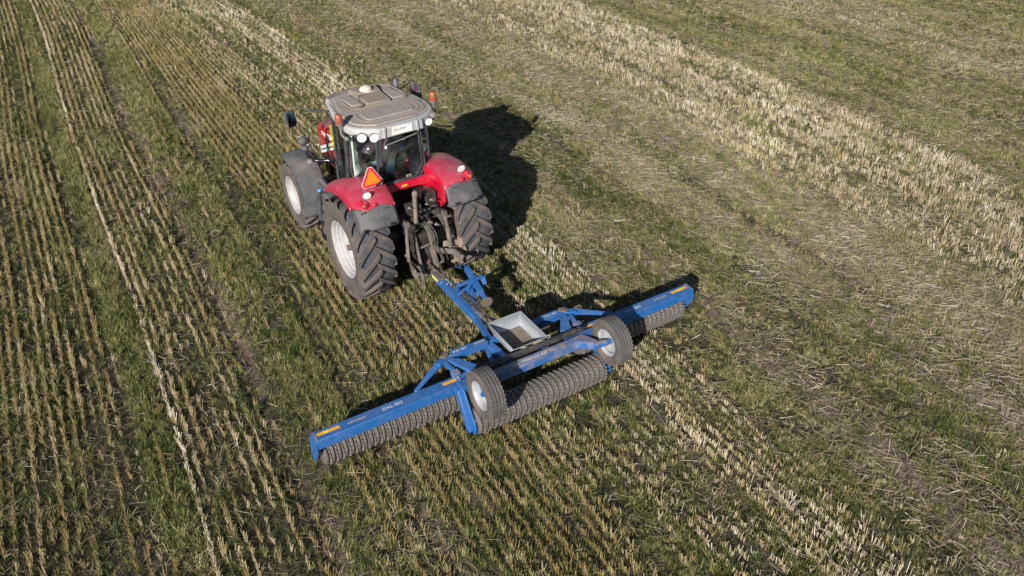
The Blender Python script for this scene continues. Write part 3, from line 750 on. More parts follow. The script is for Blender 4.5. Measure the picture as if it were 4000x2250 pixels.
# --- rear linkage and hitch
k = MB()
k.cyl((-.36, -.42, 1.42), (.36, -.42, 1.42), .055)                      # rock shaft
for s in (-1, 1):
    k.bar((s * .30, -.42, 1.42), (s * .36, -.80, 1.52), .06, .09)
k.box((0, -.45, .80), (.34, .30, .62)).box((0, -.42, 1.30), (.44, .22, .24)).box((-.10, -.55, 1.62), (.24, .18, .16))
for i in range(5): k.cyl((-.20 + i * .085, -.62, 1.56), (-.20 + i * .085, -.70, 1.60), .026, seg=10)
for i in range(4): k.cyl((-.18 + i * .085, -.62, 1.46), (-.18 + i * .085, -.70, 1.48), .026, seg=10)
k.box((.28, -.36, 1.66), (.22, .20, .20)).cyl((.33, -.48, 1.55), (.33, -.46, 1.30), .07)
lk = k.build("linkage_housing", mat("dark_oily_iron", (.035, .033, .032), .6, .3, dust=.5, dcol=(.15, .125, .1), dscale=8), T, bevel=.012)
k = MB()
k.cyl((-.08, -.62, 2.0 - .12), (-.14, -.72, 1.50), .040, .036).ell((-.07, -.62, 1.90), (.055, .055, .075)).ell((-.145, -.73, 1.46), (.045, .04, .05)).cyl((-.08, -.62, 1.88), (-.05, -.5, 1.72), .03)
k.build("top_link", OLDI, T, smooth=40)
for i, s in enumerate((-1, 1)):
    k = MB()
    k.cyl((s * .35, -.80, 1.50), (s * .385, -.83, 1.18), .030, .030).bar((s * .385, -.83, 1.22), (s * .40, -.86, .84), .05, .075).cyl((s * .41, -.84, 1.10), (s * .42, -.86, .84), .014)
    k.box((s * .35, -.80, 1.50), (.08, .08, .09)).bar((s * .375, -.83, .95), (s * .455, -.84, .95), .02, .05)
    k.build("lift_rod", OLDI, T, bevel=.006)
    k = MB()
    zz = .74 if s < 0 else .80
    k.bar((s * .20, -.38, .62), (s * .40, -.95, zz), .035, .10).bar((s * .40, -.95, zz), (s * .42, -1.12, zz), .045, .13)
    k.tube([(s * .42, -1.10, zz), (s * .42, -1.20, zz - .02), (s * .42, -1.24, zz + .06)], [.055, .05, .03], 10)
    k.build("lower_link", OLDI, T, bevel=.008)
k = MB().bar((.30, -.78, .90), (.66, -.80, .84), .03, .11).prx([(-.72, .92), (-.80, .92), (-.86, .70), (-.84, .42), (-.74, .42)], .60, .64).box((.55, -.70, .60), (.16, .03, .40)).bar((.62, -.8, .92), (.66, -.9, .70), .05, .07)
k.build("stabiliser_bracket", mat("clay_dusty_iron", (.24, .19, .145), .85, dust=.7, dcol=(.3, .25, .19), bump=.6), T, bevel=.01)
k = MB().bar((-.13, -.60, .80), (-.12, -.86, .42), .035, .08).bar((.13, -.60, .80), (.12, -.86, .42), .035, .08).bar((-.15, -.66, .88), (.15, -.68, .92), .03, .03)
k.bar((-.16, -.62, 1.20), (-.16, -.80, .62), .04, .05).bar((.10, -.62, 1.25), (.14, -.86, .48), .05, .055)
k.box((0, -.45, .47), (.26, .85, .07)).bar((0, -.75, .50), (0, -1.02, .49), .12, .06).cyl((0, -.98, .42), (0, -.98, .60), .03).box((0, -.98, .56), (.13, .11, .03))
k.prx([(-.80, .52), (-.90, .50), (-.92, .30), (-.84, .28)], -.20, -.16)
k.build("pickup_hitch", OLDI, T, bevel=.006)
k = MB()
for i in range(3):
    x = .02 + i * .045
    k.tube([(x - .10, -.50, 1.30), (x - .04, -.74, 1.36), (x + .03, -.86, 1.20), (x + .06, -.84, .98)], .014, 8, sm=5)
for i in range(3):
    k.tube([(.26 + i * .03, -.52, 1.45), (.30 + i * .03, -.70, 1.38), (.38 + i * .03, -.78, 1.12), (.40 + i * .03, -.74, .98)], .012, 8, sm=5)
k.build("hydraulic_hose", HOSE, T, smooth=60)
for x, y, z, r_ in ((-.30, -.55, 1.40, .03), (-.38, -.45, 1.60, .02), (-.22, -.68, 1.72, .02), (.08, -.72, 1.72, .018), (.20, -.66, 1.74, .02), (.12, -.70, 1.35, .03), (.22, -.74, 1.3, .025)):
    MB().ell((x, y, z), (r_ * 1.6, r_, r_)).cyl((x, y, z), (x, y - .07, z + .02), r_ * .6).build("coupling", STEEL, T, smooth=40)
# ------------------------------------------------------------------ roller (local: x right, y forward, z up)
P = empty("field_roller", (*RO[0], 0), RO[1])
tag(P, "blue towed field roller with three ribbed iron roller gangs and two raised wheels", "roller")
RR = .205

def ring_mesh():
    """one smooth ridged ring and one toothed ring beside it, 85 mm wide together"""
    mb = MB()
    mb.lathe([(-.043, .09), (-.043, RR - .05), (-.040, RR - .010), (-.032, RR + .003), (-.006, RR - .001), (.006, RR - .012), (.010, RR - .04), (.010, .09)], seg=22)
    nt_ = 22; prof = []
    vs = []; nseg = nt_ * 4
    for xx in (.022, .038):
        for k in range(nseg):
            a = 2 * math.pi * k / nseg
            ph = k % 4
            r = RR + (.016 if ph in (0, 1) else -.012)
            xo = (.002 if ph < 2 else -.002)
            vs.append((xx + xo, r * math.sin(a), r * math.cos(a)))
    for xx in (.020, .040):
        for k in range(nseg):
            a = 2 * math.pi * k / nseg
            vs.append((xx, .10 * math.sin(a), .10 * math.cos(a)))
    fs = []
    for k in range(nseg):
        k2 = (k + 1) % nseg
        fs += [(k, k2, nseg + k2, nseg + k), (2 * nseg + k, 2 * nseg + k2, k2, k), (nseg + k, nseg + k2, 3 * nseg + k2, 3 * nseg + k)]
    mb.add(vs, fs)
    return mb
ring0 = None
def gang(x0, x1, y, label):
    global ring0
    z = RR - .006
    ax = MB().cyl((x0 - .04, y, z), (x1 + .04, y, z), .095, seg=16)
    g = ax.build("roller_gang", RING, P, smooth=60, label=label)
    n = int(round((x1 - x0) / .0915)); st = (x1 - x0) / n
    for k in range(n):
        if ring0 is None:
            ring0 = ring_mesh().build("ring", RING, g, smooth=28); o = ring0
        else:
            o = ring0.copy(); COL.objects.link(o); o.parent = g
        o.location = (x0 + st * (k + .5), y, z)
        o.rotation_euler = (random.uniform(0, 6.28), 0, 0)
    return g
gang(-3.15, -1.10, 0, "left front gang of ribbed rings")
gang(-1.10, 1.10, -.60, "centre rear gang of ribbed rings")
gang(1.10, 3.15, 0, "right front gang of ribbed rings")

# wing beams
for s in (-1, 1):
    b = MB().box((s * 2.12, -.14, .5375), (2.22, .195, .165))
    w_ = b.build("wing_beam", BLUE, P, bevel=.012, label="blue beam of the left wing" if s < 0 else "blue beam of the right wing")
    # end plate carrying the gang axle
    MB().prx([(-.05, .62), (-.235, .615), (-.25, .42), (-.08, .12), (.05, .12), (.06, .3)], s * 3.225, s * 3.255).bar((s * 3.23, -.22, .52), (s * 3.23, -.02, .22), .05, .03).build("end_plate", BLUE, w_, bevel=.006)
    MB().prz([(s * 3.19, -.235), (s * 3.235, -.235), (s * 3.235, -.045), (s * 3.19, -.045)], .618, .626).build("end_cap", BLUEW, w_)
    sticker((s * 3.02, -.125, .6205), (1, .02 * s, 0), (0, 1, 0), .32, .055, ORG, w_, "reflective_strip")
    sticker((s * 1.20, -.125, .6205), (1, 0, 0), (0, 1, 0), .21, .055, ORG, w_, "reflective_strip")
    sticker((s * 3.05, -.125, .6225), (1, 0, 0), (0, 1, 0), .07, .05, YEL, w_, "yellow_label")
    sticker((s * 2.62, -.135, .6205), (1, 0, 0), (0, 1, 0), .26, .035, mat("grey_worn_label", (.28, .27, .30), .6, dust=.6, dcol=(.15, .1, .1), dscale=30), w_, "worn_label")
    text("DAL-BO", .080, (s * 2.08 - .165, -.165, .6212), (1, 0, 0), (0, 1, 0), WORN, w_, bold=.022, squash=1.0)
    MB().box((s * 1.045, -.14, .50), (.10, .24, .22)).cyl((s * 1.045, -.30, .62), (s * 1.045, .02, .62), .035).box((s * 1.06, -.05, .66), (.12, .10, .09)).build("hinge", BLUEW, w_, bevel=.01)

# centre beam and long cylinder
cb = MB().box((0.03, -.395, .645), (2.0, .145, .145)).build("centre_beam", BLUEW, P, bevel=.01)
text("MINIMAX 630", .068, (-.17, -.425, .7185), (1, 0, 0), (0, 1, 0), WORN, cb, bold=.02, squash=1.0)
lm = [MB(), MB()]
for k in range(3):
    lm[0].box((-.25 + (k == 1) * -.02, -.425 + k * .022, .7187), (.07 + (k == 1) * .04, .006, .001)); lm[1].box((.36 + (k == 1) * .02, -.425 + k * .022, .7187), (.07 + (k == 1) * .04, .006, .001))
each("lettering_lines", WORN, cb, lm)
cy_ = MB().cyl((-.62, -.25, .745), (.80, -.25, .745), .048, seg=20).cyl((.80, -.25, .745), (.88, -.25, .745), .055).cyl((.88, -.25, .745), (.96, -.25, .745), .025).box((.97, -.25, .745), (.07, .10, .06)).box((-.66, -.25, .745), (.08, .10, .08))
cy_.build("hydraulic_cylinder", mat("dull_black_cylinder", (.03, .03, .032), .45, .2, dust=.6, dcol=(.12, .11, .11), dscale=8), P, smooth=45, bevel=.004)
MB().tube([(.20, -.13, .70), (.34, -.10, .76), (.48, -.16, .78), (.40, -.21, .76), (.25, -.20, .78), (.1, -.22, .76), (-.05, -.2, .80)], .015, 8, sm=6).tube([(.16, -.10, .68), (.30, -.06, .74), (.44, -.12, .77)], .015, 8, sm=6).build("hydraulic_hose", mat("tan_hose", (.24, .21, .15), .7), P, smooth=60)

# centre gang end brackets (down from the hinge to the axle)
for s in (-1, 1):
    poly = [(-.28, .70), (-.44, .70), (-.76, .20), (-.74, .06), (-.64, .05), (-.52, .15), (-.28, .55)]
    MB().prx(poly, s * 1.125, s * 1.155).prx([(-.30, .70), (-.44, .70), (-.74, .16), (-.70, .10), (-.62, .14)], s * 1.155, s * 1.235).box((s * 1.06, -.36, .665), (.22, .16, .12)).build("gang_bracket", BLUE, P, bevel=.008)
    MB().cyl((s * 1.16, -.60, .20), (s * 1.10, -.60, .20), .06).build("axle_bearing", RUST, P)

# inner frame bars and wing struts
for s in (-1, 1):
    xk = 1.04
    f = MB()
    f.bar((s * .34, .315, .67), (s * .98, .315, .67), .11, .12)
    f.prz([(s * .60, .25), (s * .94, .25), (s * 1.05, .29), (s * .92, .385), (s * .62, .375)], .69, .732)
    fb = f.build("frame_arm", BLUE, P, bevel=.008)
    text("DAL-BO", .060, (s * .80 - .11, .295, .7335), (1, 0, 0), (0, 1, 0), WORN, fb, bold=.022)
    if s < 0: sticker((-.46, .32, .7305), (1, 0, 0), (0, 1, 0), .18, .035, mat("grey_worn_label_small", (.28, .27, .30), .6, dust=.6), fb, "worn_label")
    g = MB()
    g.cyl((s * xk, .30, .60), (s * xk, .30, .76), .045).bar((s * (xk - .06), .36, .735), (s * (xk + .05), .27, .735), .07, .03)
    g.build("pivot", RUST, fb, smooth=40)
    g = MB().bar((s * xk, .28, .70), (s * 1.22, .20, .70), .09, .07, w2=.10).bar((s * 1.20, .215, .70), (s * 1.70, -.05, .62), .10, .035, upv=(0, -.4, 1), w2=.05)
    g.bar((s * xk, .29, .70), (s * .96, .14, .70), .09, .05).bar((s * .96, .16, .70), (s * .80, -.12, .68), .12, .05, w2=.17).bar((s * 1.10, .24, .70), (s * 1.04, -.10, .66), .06, .05)
    g.prz([(s * .70, -.20), (s * .86, -.05), (s * 1.02, -.12), (s * 1.05, -.30), (s * .90, -.34), (s * .74, -.32)], .60, .665)
    g.build("wing_strut", BLUE, P, bevel=.006)

# drawbar
d = MB()
d.bar((-.065, 2.56, .52), (-.085, 1.02, .54), .11, .12)
d.bar((-.09, 1.06, .54), (-.25, .33, .62), .085, .10).bar((-.04, 1.10, .54), (.10, .75, .56), .09, .10).bar((.10, .75, .56), (.26, .30, .62), .09, .10)
d.bar((-.30, .40, .60), (-.24, -.30, .62), .10, .10).bar((.30, .40, .60), (.36, -.30, .62), .10, .10).bar((-.32, .36, .62), (.34, .36, .62), .10, .09)
d.bar((-.27, .55, .52), (-.42, -.05, .50), .06, .05)
db = d.build("drawbar", BLUE, P, bevel=.008)
g = MB().bar((-.045, 3.12, .52), (-.05, 2.28, .592), .115, .025).bar((-.03, 3.30, .50), (-.045, 3.02, .52), .10, .05).cyl((-.03, 3.28, .46), (-.03, 3.28, .56), .07)
for i in range(4):
    g.cyl((-.02, 2.86 - i * .15, .57), (-.02, 2.86 - i * .15, .60), .016, seg=8)
g.box((0.0, 3.0, .56), (.10, .16, .04)).build("tow_eye", RUST, db, bevel=.004)
sticker((-.125, 2.44, .545), (.013, -1, 0), (0.0, 0, 1), .20, .055, YEL, db, "yellow_label")
# jack (parking stand) swung up beside the drawbar
jf = MB().bar((-.03, 1.10, .57), (.17, 1.80, .60), .10, .10, w2=.13).bar((-.05, 1.76, .60), (.34, 1.74, .62), .05, .10)
jf.bar((-.06, 1.78, .62), (-.10, 1.60, .90), .05, .06).bar((-.11, 1.57, .90), (.34, 1.60, .90), .075, .03).bar((.34, 1.60, .90), (.33, 1.52, .78), .07, .03)
jf.prz([(-.04, 1.72), (.20, 1.72), (.16, 1.90), (-.02, 1.84)], .63, .645).bar((.12, 1.74, .62), (.16, 1.60, .88), .05, .04)
jf.prx([(1.78, .66), (1.62, .66), (1.66, .78), (1.74, .80)], .26, .275)
jfo = jf.build("stand_bracket", BLUE, db, bevel=.005)
A, B_ = V(.245, 1.97, .875), V(.13, 1.11, .765)
dj = (B_ - A).normalized()
j = MB().bar(A, A + dj * .66, .085, .085).bar(A + dj * .55, B_, .062, .062)
j.box(A + dj * .60 + V(-.05, -.03, 0), (.05, .08, .06))
jo = j.build("parking_jack", BLUE, db, bevel=.004)
MB().cyl(B_, B_ + dj * .018, .095, .095, 24).build("jack_foot", RUST, jo, bevel=.003)
MB().tube([A + V(0, .0, .03), A + V(-.02, .10, .05), A + V(-.09, .02, .02), A + V(-.14, .13, .02)], .008, 8).build("crank_handle", BLUE, jo)
# draw hydraulic cylinder under the tray
MB().cyl((-.02, 1.02, .60), (.0, .50, .66), .045).cyl((-.03, 1.15, .60), (-.02, 1.02, .60), .02).box((-.04, 1.14, .60), (.05, .08, .08)).build("hydraulic_cylinder", mat("grey_brown_cylinder", (.11, .10, .10), .5, .3, dust=.7), P, smooth=45)
# hoses: tractor -> drawbar -> tray
hs = MB()
for i, (dx, sag) in enumerate(((0, 0), (.05, .03))):
    a0 = tr2ro((.03 + dx, -.62, 1.30)); a1 = tr2ro((.09 + dx, -.80, 1.05 - sag)); a2 = tr2ro((.16 + dx * .6, -.98, .76 - sag)); 
    hs.tube([a0, a1, a2, V(.06 + dx * .4, 2.62, .66), V(-.0 + dx * .3, 2.35, .625), V(.0 + dx * .3, 1.90, .63), V(.0 + dx * .3, 1.50, .625), V(-.04 + dx, 1.2, .64), V(-.02 + dx, .95, .66), V(-.12 + dx, .55, .66)], .013, 8, sm=8)
hs.tube([V(.02, 2.0, .63), V(.03, 1.6, .65), V(.05, 1.25, .66), V(.02, 1.12, .64)], .011, 8, sm=6)
hs.build("hydraulic_hose", HOSE, P, smooth=60)
each("hose_clip", BLUE, db, [MB().lathe([(0, .062), (.01, .07), (.02, .062), (.01, .054)], c=(-.07, 2.20, .545), axis=(0, 1, 0), seg=20, close=True), MB().lathe([(0, .075), (.01, .083), (.02, .075), (.01, .067)], c=(-.03, 2.05, .58), axis=(0, 1, 0), seg=20, close=True)])

# galvanised tray
rim_ = [(-.255, -.335), (.320, -.335), (.320, .405), (-.255, .405)]; flo = [(-.19, -.12), (.262, -.11), (.262, .335), (-.19, .335)]
zt_, zf = .935, .725
tv = [(x, y, zt_) for x, y in rim_] + [(x, y, zf) for x, y in flo]
tr = MB().add(tv, [(0, 1, 5, 4), (1, 2, 6, 5), (2, 3, 7, 6), (3, 0, 4, 7), (4, 5, 6, 7)])
tray = tr.build("weight_tray", GALV, P, smooth=20, solid=.004)
rm = MB()
for i in range(4): rm.bar((*rim_[i], zt_), (*rim_[(i + 1) % 4], zt_), .008, .012)
rm.build("tray_rim", GALV, tray)
MB().prz([(-.185, -.105), (.255, -.10), (.257, .33), (-.18, .33)], zf + .003, zf + .007).build("dried_soil", SOILF, tray)
MB().bar((-.1, .2, .60), (-.1, .2, .72), .08, .08).bar((.18, -.02, .60), (.18, -.02, .72), .08, .08).box((.33, -.06, .66), (.10, .12, .07)).build("tray_support", BLUE, P)

# transport wheels (lifted) with their arms
def road_wheel(cx, cy, cz, s):
    """s = direction in which the dished side looks"""
    w = .255
    hub = MB().cyl((s * -.10, 0, 0), (s * .05, 0, 0), .040).cyl((s * .05, 0, 0), (s * .075, 0, 0), .026)
    wh = hub.build("wheel", BLUE, P, smooth=40, loc=(cx, cy, cz), label="raised transport wheel, left" if s < 0 else "raised transport wheel, right")
    ro, ri = .368, .205; h = w / 2
    mb = MB(); prof = [(-h * .62, ri), (-h * .9, ri + .03), (-h, ri + .08), (-h * .93, ro - .03), (-h * .80, ro - .008)]
    t = prof + [(-h * .55, ro)]
    t2 = [(-a, b) for a, b in t][::-1]
    mb.lathe(t[:-1] + [(-h * .78, ro - .02), (h * .78, ro - .02)] + t2[1:], seg=72)
    ty = mb.build("tyre", RUBD, wh, smooth=50)
    # ribbed tread: wavy bands around the tyre
    tr_ = MB(); N = 144
    for xc, ww in ((-.094, .032), (-.050, .030), (0, .034), (.050, .030), (.094, .032)):
        vs = []
        for k in range(N):
            a = 2 * math.pi * k / N; wob = .0055 * (1 if (k // 2) % 2 else -1)
            outer = abs(xc) > .09
            rr = ro - (.003 if outer else 0)
            if outer and (k % 4 == 0): rr -= .010
            for dx, r in ((-ww / 2, ro - .022), (-ww / 2, rr), (ww / 2, rr), (ww / 2, ro - .022)):
                vs.append((xc + dx + wob, r * math.sin(a), r * math.cos(a)))
        fs = []
        for k in range(N):
            b, c2 = k * 4, ((k + 1) % N) * 4
            fs += [(b, c2, c2 + 1, b + 1), (b + 1, c2 + 1, c2 + 2, b + 2), (b + 2, c2 + 2, c2 + 3, b + 3)]
        tr_.add(vs, fs)
    tr_.build("tread", mat("road_tyre_tread", (.085, .080, .08), .85, dust=.6, dcol=(.16, .145, .135), dscale=5) if "road_tyre_tread" not in bpy.data.materials else bpy.data.materials["road_tyre_tread"], wh, smooth=30)
    rm = MB().lathe([(s * .085, ri - .002), (s * .098, ri + .014), (s * .09, ri + .004), (s * .075, ri - .012), (s * .03, ri - .022), (s * -.07, ri - .028), (s * -.098, ri + .012), (s * -.06, ri - .01)], seg=56)
    rm.lathe([(s * -.015, ri - .022), (s * -.02, .14), (s * .0, .11), (s * .0, .04), (s * -.012, .04), (s * -.012, .11), (s * -.032, .14), (s * -.027, ri - .022)], seg=56)
    for k in range(6):
        a = k * math.pi / 3 + .3
        rm.cyl((s * 0, .085 * math.cos(a), .085 * math.sin(a)), (s * .022, .085 * math.cos(a), .085 * math.sin(a)), .011, seg=6)
    rm.build("rim", RIMS, wh, smooth=35)
road_wheel(-.985, -.80, .815, -1)
road_wheel(1.185, -.755, .775, 1)
for s, cy2, cz2, xh in ((-1, -.80, .815, -.84), (1, -.755, .775, .99)):
    g = MB()
    g.bar((xh - .16, -.42, .69), (xh - .06, -.70, .77), .22 if s > 0 else .12, .12, w2=.10).bar((xh - .10, -.70, .77), (xh + s * .10 if s > 0 else xh - .12, cy2, cz2), .07, .08)
    g.build("wheel_arm", BLUEW, P, bevel=.008)
    MB().cyl((xh - .05, cy2, cz2), (xh + .08 * s, cy2, cz2), .035).build("wheel_spindle", BLUE, P)

# ------------------------------------------------------------------ driver
D = empty("person", to_world(TR, (-.02, .62, 1.67)), TR[1])
tag(D, "driver in a dark cap and dark jacket sitting in the tractor cab", "person")
def skin_obj(name, joints, edges, rad, material, parent, sub=2):
    me = bpy.data.meshes.new(name); me.from_pydata([tuple(j) for j in joints], edges, []); 
    o = bpy.data.objects.new(name, me); COL.objects.link(o); o.parent = parent
    md = o.modifiers.new("skin", 'SKIN'); md.use_smooth_shade = True
    for i, r_ in enumerate(rad):
        sv = me.skin_vertices[0].data[i]; sv.radius = r_ if isinstance(r_, tuple) else (r_, r_); sv.use_root = (i == 0)
    ms = o.modifiers.new("sub", 'SUBSURF'); ms.levels = sub; ms.render_levels = sub
    me.materials.append(material)
    return o
J = [(0, 0, .08), (0, -.02, .25), (0, -.02, .42), (0, 0, .54), (0, .03, .62), (0, .06, .70), (0, .07, .80),
     (-.19, 0, .50), (-.25, .12, .28), (-.20, .34, .24), (.19, 0, .50), (.26, .12, .28), (.16, .36, .27),
     (-.11, .10, .06), (-.15, .46, .10), (-.16, .52, -.30), (.11, .10, .06), (.15, .46, .10), (.16, .52, -.30), (-.15, .60, -.36), (.15, .60, -.36)]
E_ = [(0, 1), (1, 2), (2, 3), (3, 4), (4, 5), (5, 6), (3, 7), (7, 8), (8, 9), (3, 10), (10, 11), (11, 12), (0, 13), (13, 14), (14, 15), (15, 19), (0, 16), (16, 17), (17, 18), (18, 20)]
RD = [(.15, .11), (.14, .10), (.16, .11), (.12, .09), .055, (.07, .085), (.07, .08), .065, .05, .033, .065, .05, .033, .08, .065, .045, .08, .065, .045, .04, .04]
skin_obj("body", J, E_, RD, SKIN, D)
Jj = J[:5] + [J[7], J[8], (-.205, .31, .245), J[10], J[11], (.17, .33, .268)]
Ej = [(0, 1), (1, 2), (2, 3), (3, 4), (3, 5), (5, 6), (6, 7), (3, 8), (8, 9), (9, 10)]
skin_obj("jacket", Jj, Ej, [(.19, .14), (.18, .13), (.21, .14), (.16, .115), .06, .09, .07, .048, .09, .07, .048], CLOTHB, D)
skin_obj("trousers", [J[0], J[13], J[14], J[15], J[16], J[17], J[18]], [(0, 1), (1, 2), (2, 3), (0, 4), (4, 5), (5, 6)], [(.17, .13), .10, .085, .065, .10, .085, .065], CLOTHB, D)
hr = MB().ell((0, .05, .80), (.098, .118, .095), t0=0, t1=math.pi * .55).ell((0, .0, .77), (.096, .075, .10)); hr.build("cap", mat("dark_cap_cloth", (.03, .04, .055), .9), D, smooth=60)
fc = MB().ell((0, .165, .745), (.014, .022, .02)); fc.ell((-.088, .06, .75), (.012, .022, .03)).ell((.088, .06, .75), (.012, .022, .03)).ell((0, .148, .695), (.028, .012, .008)); fc.build("face_features", SKIN, D, smooth=60)
MB().ell((-.032, .142, .77), (.012, .008, .007)).ell((.032, .142, .77), (.012, .008, .007)).build("eyes", BLKG, D, smooth=60)
for hx, base in ((-1, V(-.195, .37, .235)), (1, V(.15, .40, .265))):
    vj = [base + V(0, -.05, .0), base, base + V(0, .04, .0)]; ed = [(0, 1), (1, 2)]; rd = [(.026, .018), (.036, .016), (.036, .014)]
    for kf, (fx, ln) in enumerate(((-.03, .052), (-.01, .060), (.011, .056), (.03, .044))):
        i = len(vj); vj += [base + V(fx, .06, .004), base + V(fx, .06 + ln * .55, -.012), base + V(fx, .06 + ln * .6, -.012 - ln * .6)]; ed += [(2, i), (i, i + 1), (i + 1, i + 2)]; rd += [.009, .0085, .0075]
    i = len(vj); vj += [base + V(-hx * .045, .015, -.005), base + V(-hx * .055, .05, -.02)]; ed += [(1, i), (i, i + 1)]; rd += [.011, .009]
    skin_obj("hand", vj, ed, rd, SKIN, D)
# ------------------------------------------------------------------ the field
(rx0, ry0), ra = RO
ca, sa = math.cos(ra), math.sin(ra)
def w2l(X, Y):
    dx, dy = X - rx0, Y - ry0
    return ca * dx + sa * dy, -sa * dx + ca * dy
def l2w(x, y):
    return rx0 + ca * x - sa * y, ry0 + sa * x + ca * y
def smooth01(t):
    t = np.clip(t, 0, 1); return t * t * (3 - 2 * t)
def warp(x, y):
    t = smooth01((x + 3) / 5.0)
    wl = .033 * (y - 8) + .05 * np.sin(y * .35)
    wr = -.0035 * np.clip(y - 8, -14, 16) ** 2
    return (1 - t) * wl + t * wr
def uof(x, y): return x - warp(x, y)
_tab = {}
def vnoise(x, y, sx, sy, seed):
    """value noise with cell sizes sx, sy"""
    if seed not in _tab: _tab[seed] = np.random.default_rng(seed).random((256, 256))
    T_ = _tab[seed]; a = x / sx + 77.3 + seed; b = y / sy + 31.7
    i, j = np.floor(a).astype(int), np.floor(b).astype(int); f, g = smooth01(a - i), smooth01(b - j)
    i0, i1, j0, j1 = i % 256, (i + 1) % 256, j % 256, (j + 1) % 256
    return (T_[i0, j0] * (1 - f) + T_[i1, j0] * f) * (1 - g) + (T_[i0, j1] * (1 - f) + T_[i1, j1] * f) * g
def fb(x, y, sx, sy, seed):
    return (vnoise(x, y, sx, sy, seed) * .55 + vnoise(x, y, sx * .5, sy * .5, seed + 1) * .3 + vnoise(x, y, sx * .25, sy * .25, seed + 2) * .15)

def prof(u, pts):
    xs = [p[0] for p in pts]; return np.interp(u, xs, [p[1] for p in pts])
# bands across the field (u = metres to the right of the roller's middle)
B_PALE = [(-7, .06), (-5.6, .10), (-5.2, .12), (-5.05, 0), (-4.66, 0), (-4.62, .95), (-4.5, .95), (-4.46, .22), (-3.6, .28), (-3.45, .05), (-2.1, .05), (-.6, .05), (.7, .22), (1.2, .5), (1.7, .8), (2.1, 1.0), (2.5, .9), (2.75, .8), (2.9, .1), (4.2, .03), (7.9, .05), (8.4, .45), (8.9, .75), (9.6, .85), (12.1, .85), (12.5, .12), (17.2, .05), (17.6, .5), (19.8, .45), (20.3, .08), (60, .1)]
B_BROWN = [(-9, .8), (-5.25, .8), (-5.1, .05), (-4.66, .05), (-4.55, .8), (-3.5, .8), (-3.35, .1), (-2.9, .2), (-2.0, .45), (-1.6, .85), (-.3, .85), (.3, .45), (1.2, .35), (2.8, .3), (3.2, .15), (5.6, .18), (8.0, .22), (8.4, .3), (12.5, .3), (13.5, .35), (60, .35)]
B_GRASS = [(-9, .5), (-5.3, .45), (-5.2, .1), (-5.1, .1), (-5.02, 1.3), (-4.66, 1.3), (-4.55, .4), (-3.5, .35), (-3.38, .1), (-3.2, .2), (-3.0, 1.1), (-2.3, 1.1), (-2.12, .15), (-2.0, .3), (-1.8, .55), (-.4, .6), (.3, .95), (1.0, .75), (2.7, .7), (2.95, 1.2), (3.6, 1.1), (3.8, .5), (4.05, .5), (4.4, 1.25), (5.6, 1.2), (5.9, .75), (6.3, .75), (6.6, 1.15), (7.2, .75), (8.2, .55), (8.6, .62), (12.2, .65), (12.5, 1.2), (17.2, 1.15), (17.6, .7), (20, .65), (20.4, 1.1), (60, 1.1)]
B_STRAW = [(-9, .12), (-5.2, .12), (-3.4, .2), (-2.0, .25), (0, .15), (1.5, .35), (2.8, .4), (3.2, .5), (5.6, .55), (5.8, 1.0), (6.4, 1.0), (6.7, .55), (7.1, 1.0), (8.4, 1.0), (9.0, .6), (12.3, .55), (12.6, .45), (17.3, .5), (17.6, .95), (20, .9), (20.4, .4), (60, .4)]
B_SOIL = [(-9, .10), (-5.2, .1), (-3.45, .12), (-3.3, .65), (-3.1, .35), (-2.3, .15), (-2.1, .55), (-1.9, .2), (1.5, .15), (2.8, .2), (3.6, .25), (3.8, .8), (4.05, .8), (4.3, .25), (5.6, .25), (5.9, .7), (6.3, .7), (6.6, .25), (7.1, .6), (8.3, .7), (8.8, .4), (12.3, .3), (12.6, .2), (17.4, .25), (17.7, .5), (20, .45), (20.4, .2), (60, .2)]

# view trapezoid with a margin: nothing finer than the ground sheet is needed outside it
def inview(X, Y, mg=2.5):
    half = 2.2 + .56 * Y + mg
    return (Y > 4.3) & (Y < 33.5) & (np.abs(X) < half)
def cleared(x, y):
    """the gangs and tyres press the stubble down where they stand"""
    a = (np.abs(x) > 1.02) & (np.abs(x) < 3.22) & (np.abs(y) < .20)
    b = (np.abs(x) < 1.2) & (np.abs(y + .60) < .20)
    return ~(a | b)
def tyre_clear(X, Y):
    (tx, ty), ta = TR; c, s = math.cos(ta), math.sin(ta); dx, dy = X - tx, Y - ty
    x, y = c * dx + s * dy, -s * dx + c * dy
    a = (np.abs(np.abs(x) - .93) < .34) & (np.abs(y) < .32)
    b = (np.abs(np.abs(x) - .925) < .27) & (np.abs(y - 2.776) < .26)
    return ~(a | b)
ROWSP = .142
def zground(X, Y, x, y):
    u = uof(x, y)
    z = .012 * np.cos(2 * np.pi * (u + .02) / ROWSP) + .030 * (fb(x, y, .35, .6, 41) - .5) + .05 * (vnoise(x, y, 2.5, 5, 51) - .5)
    z -= .06 * np.exp(-((u + 3.28) / .12) ** 2) + .04 * np.exp(-((u + 2.08) / .12) ** 2)+ .025 * np.exp(-((u + 5.15) / .12) ** 2)
    return z

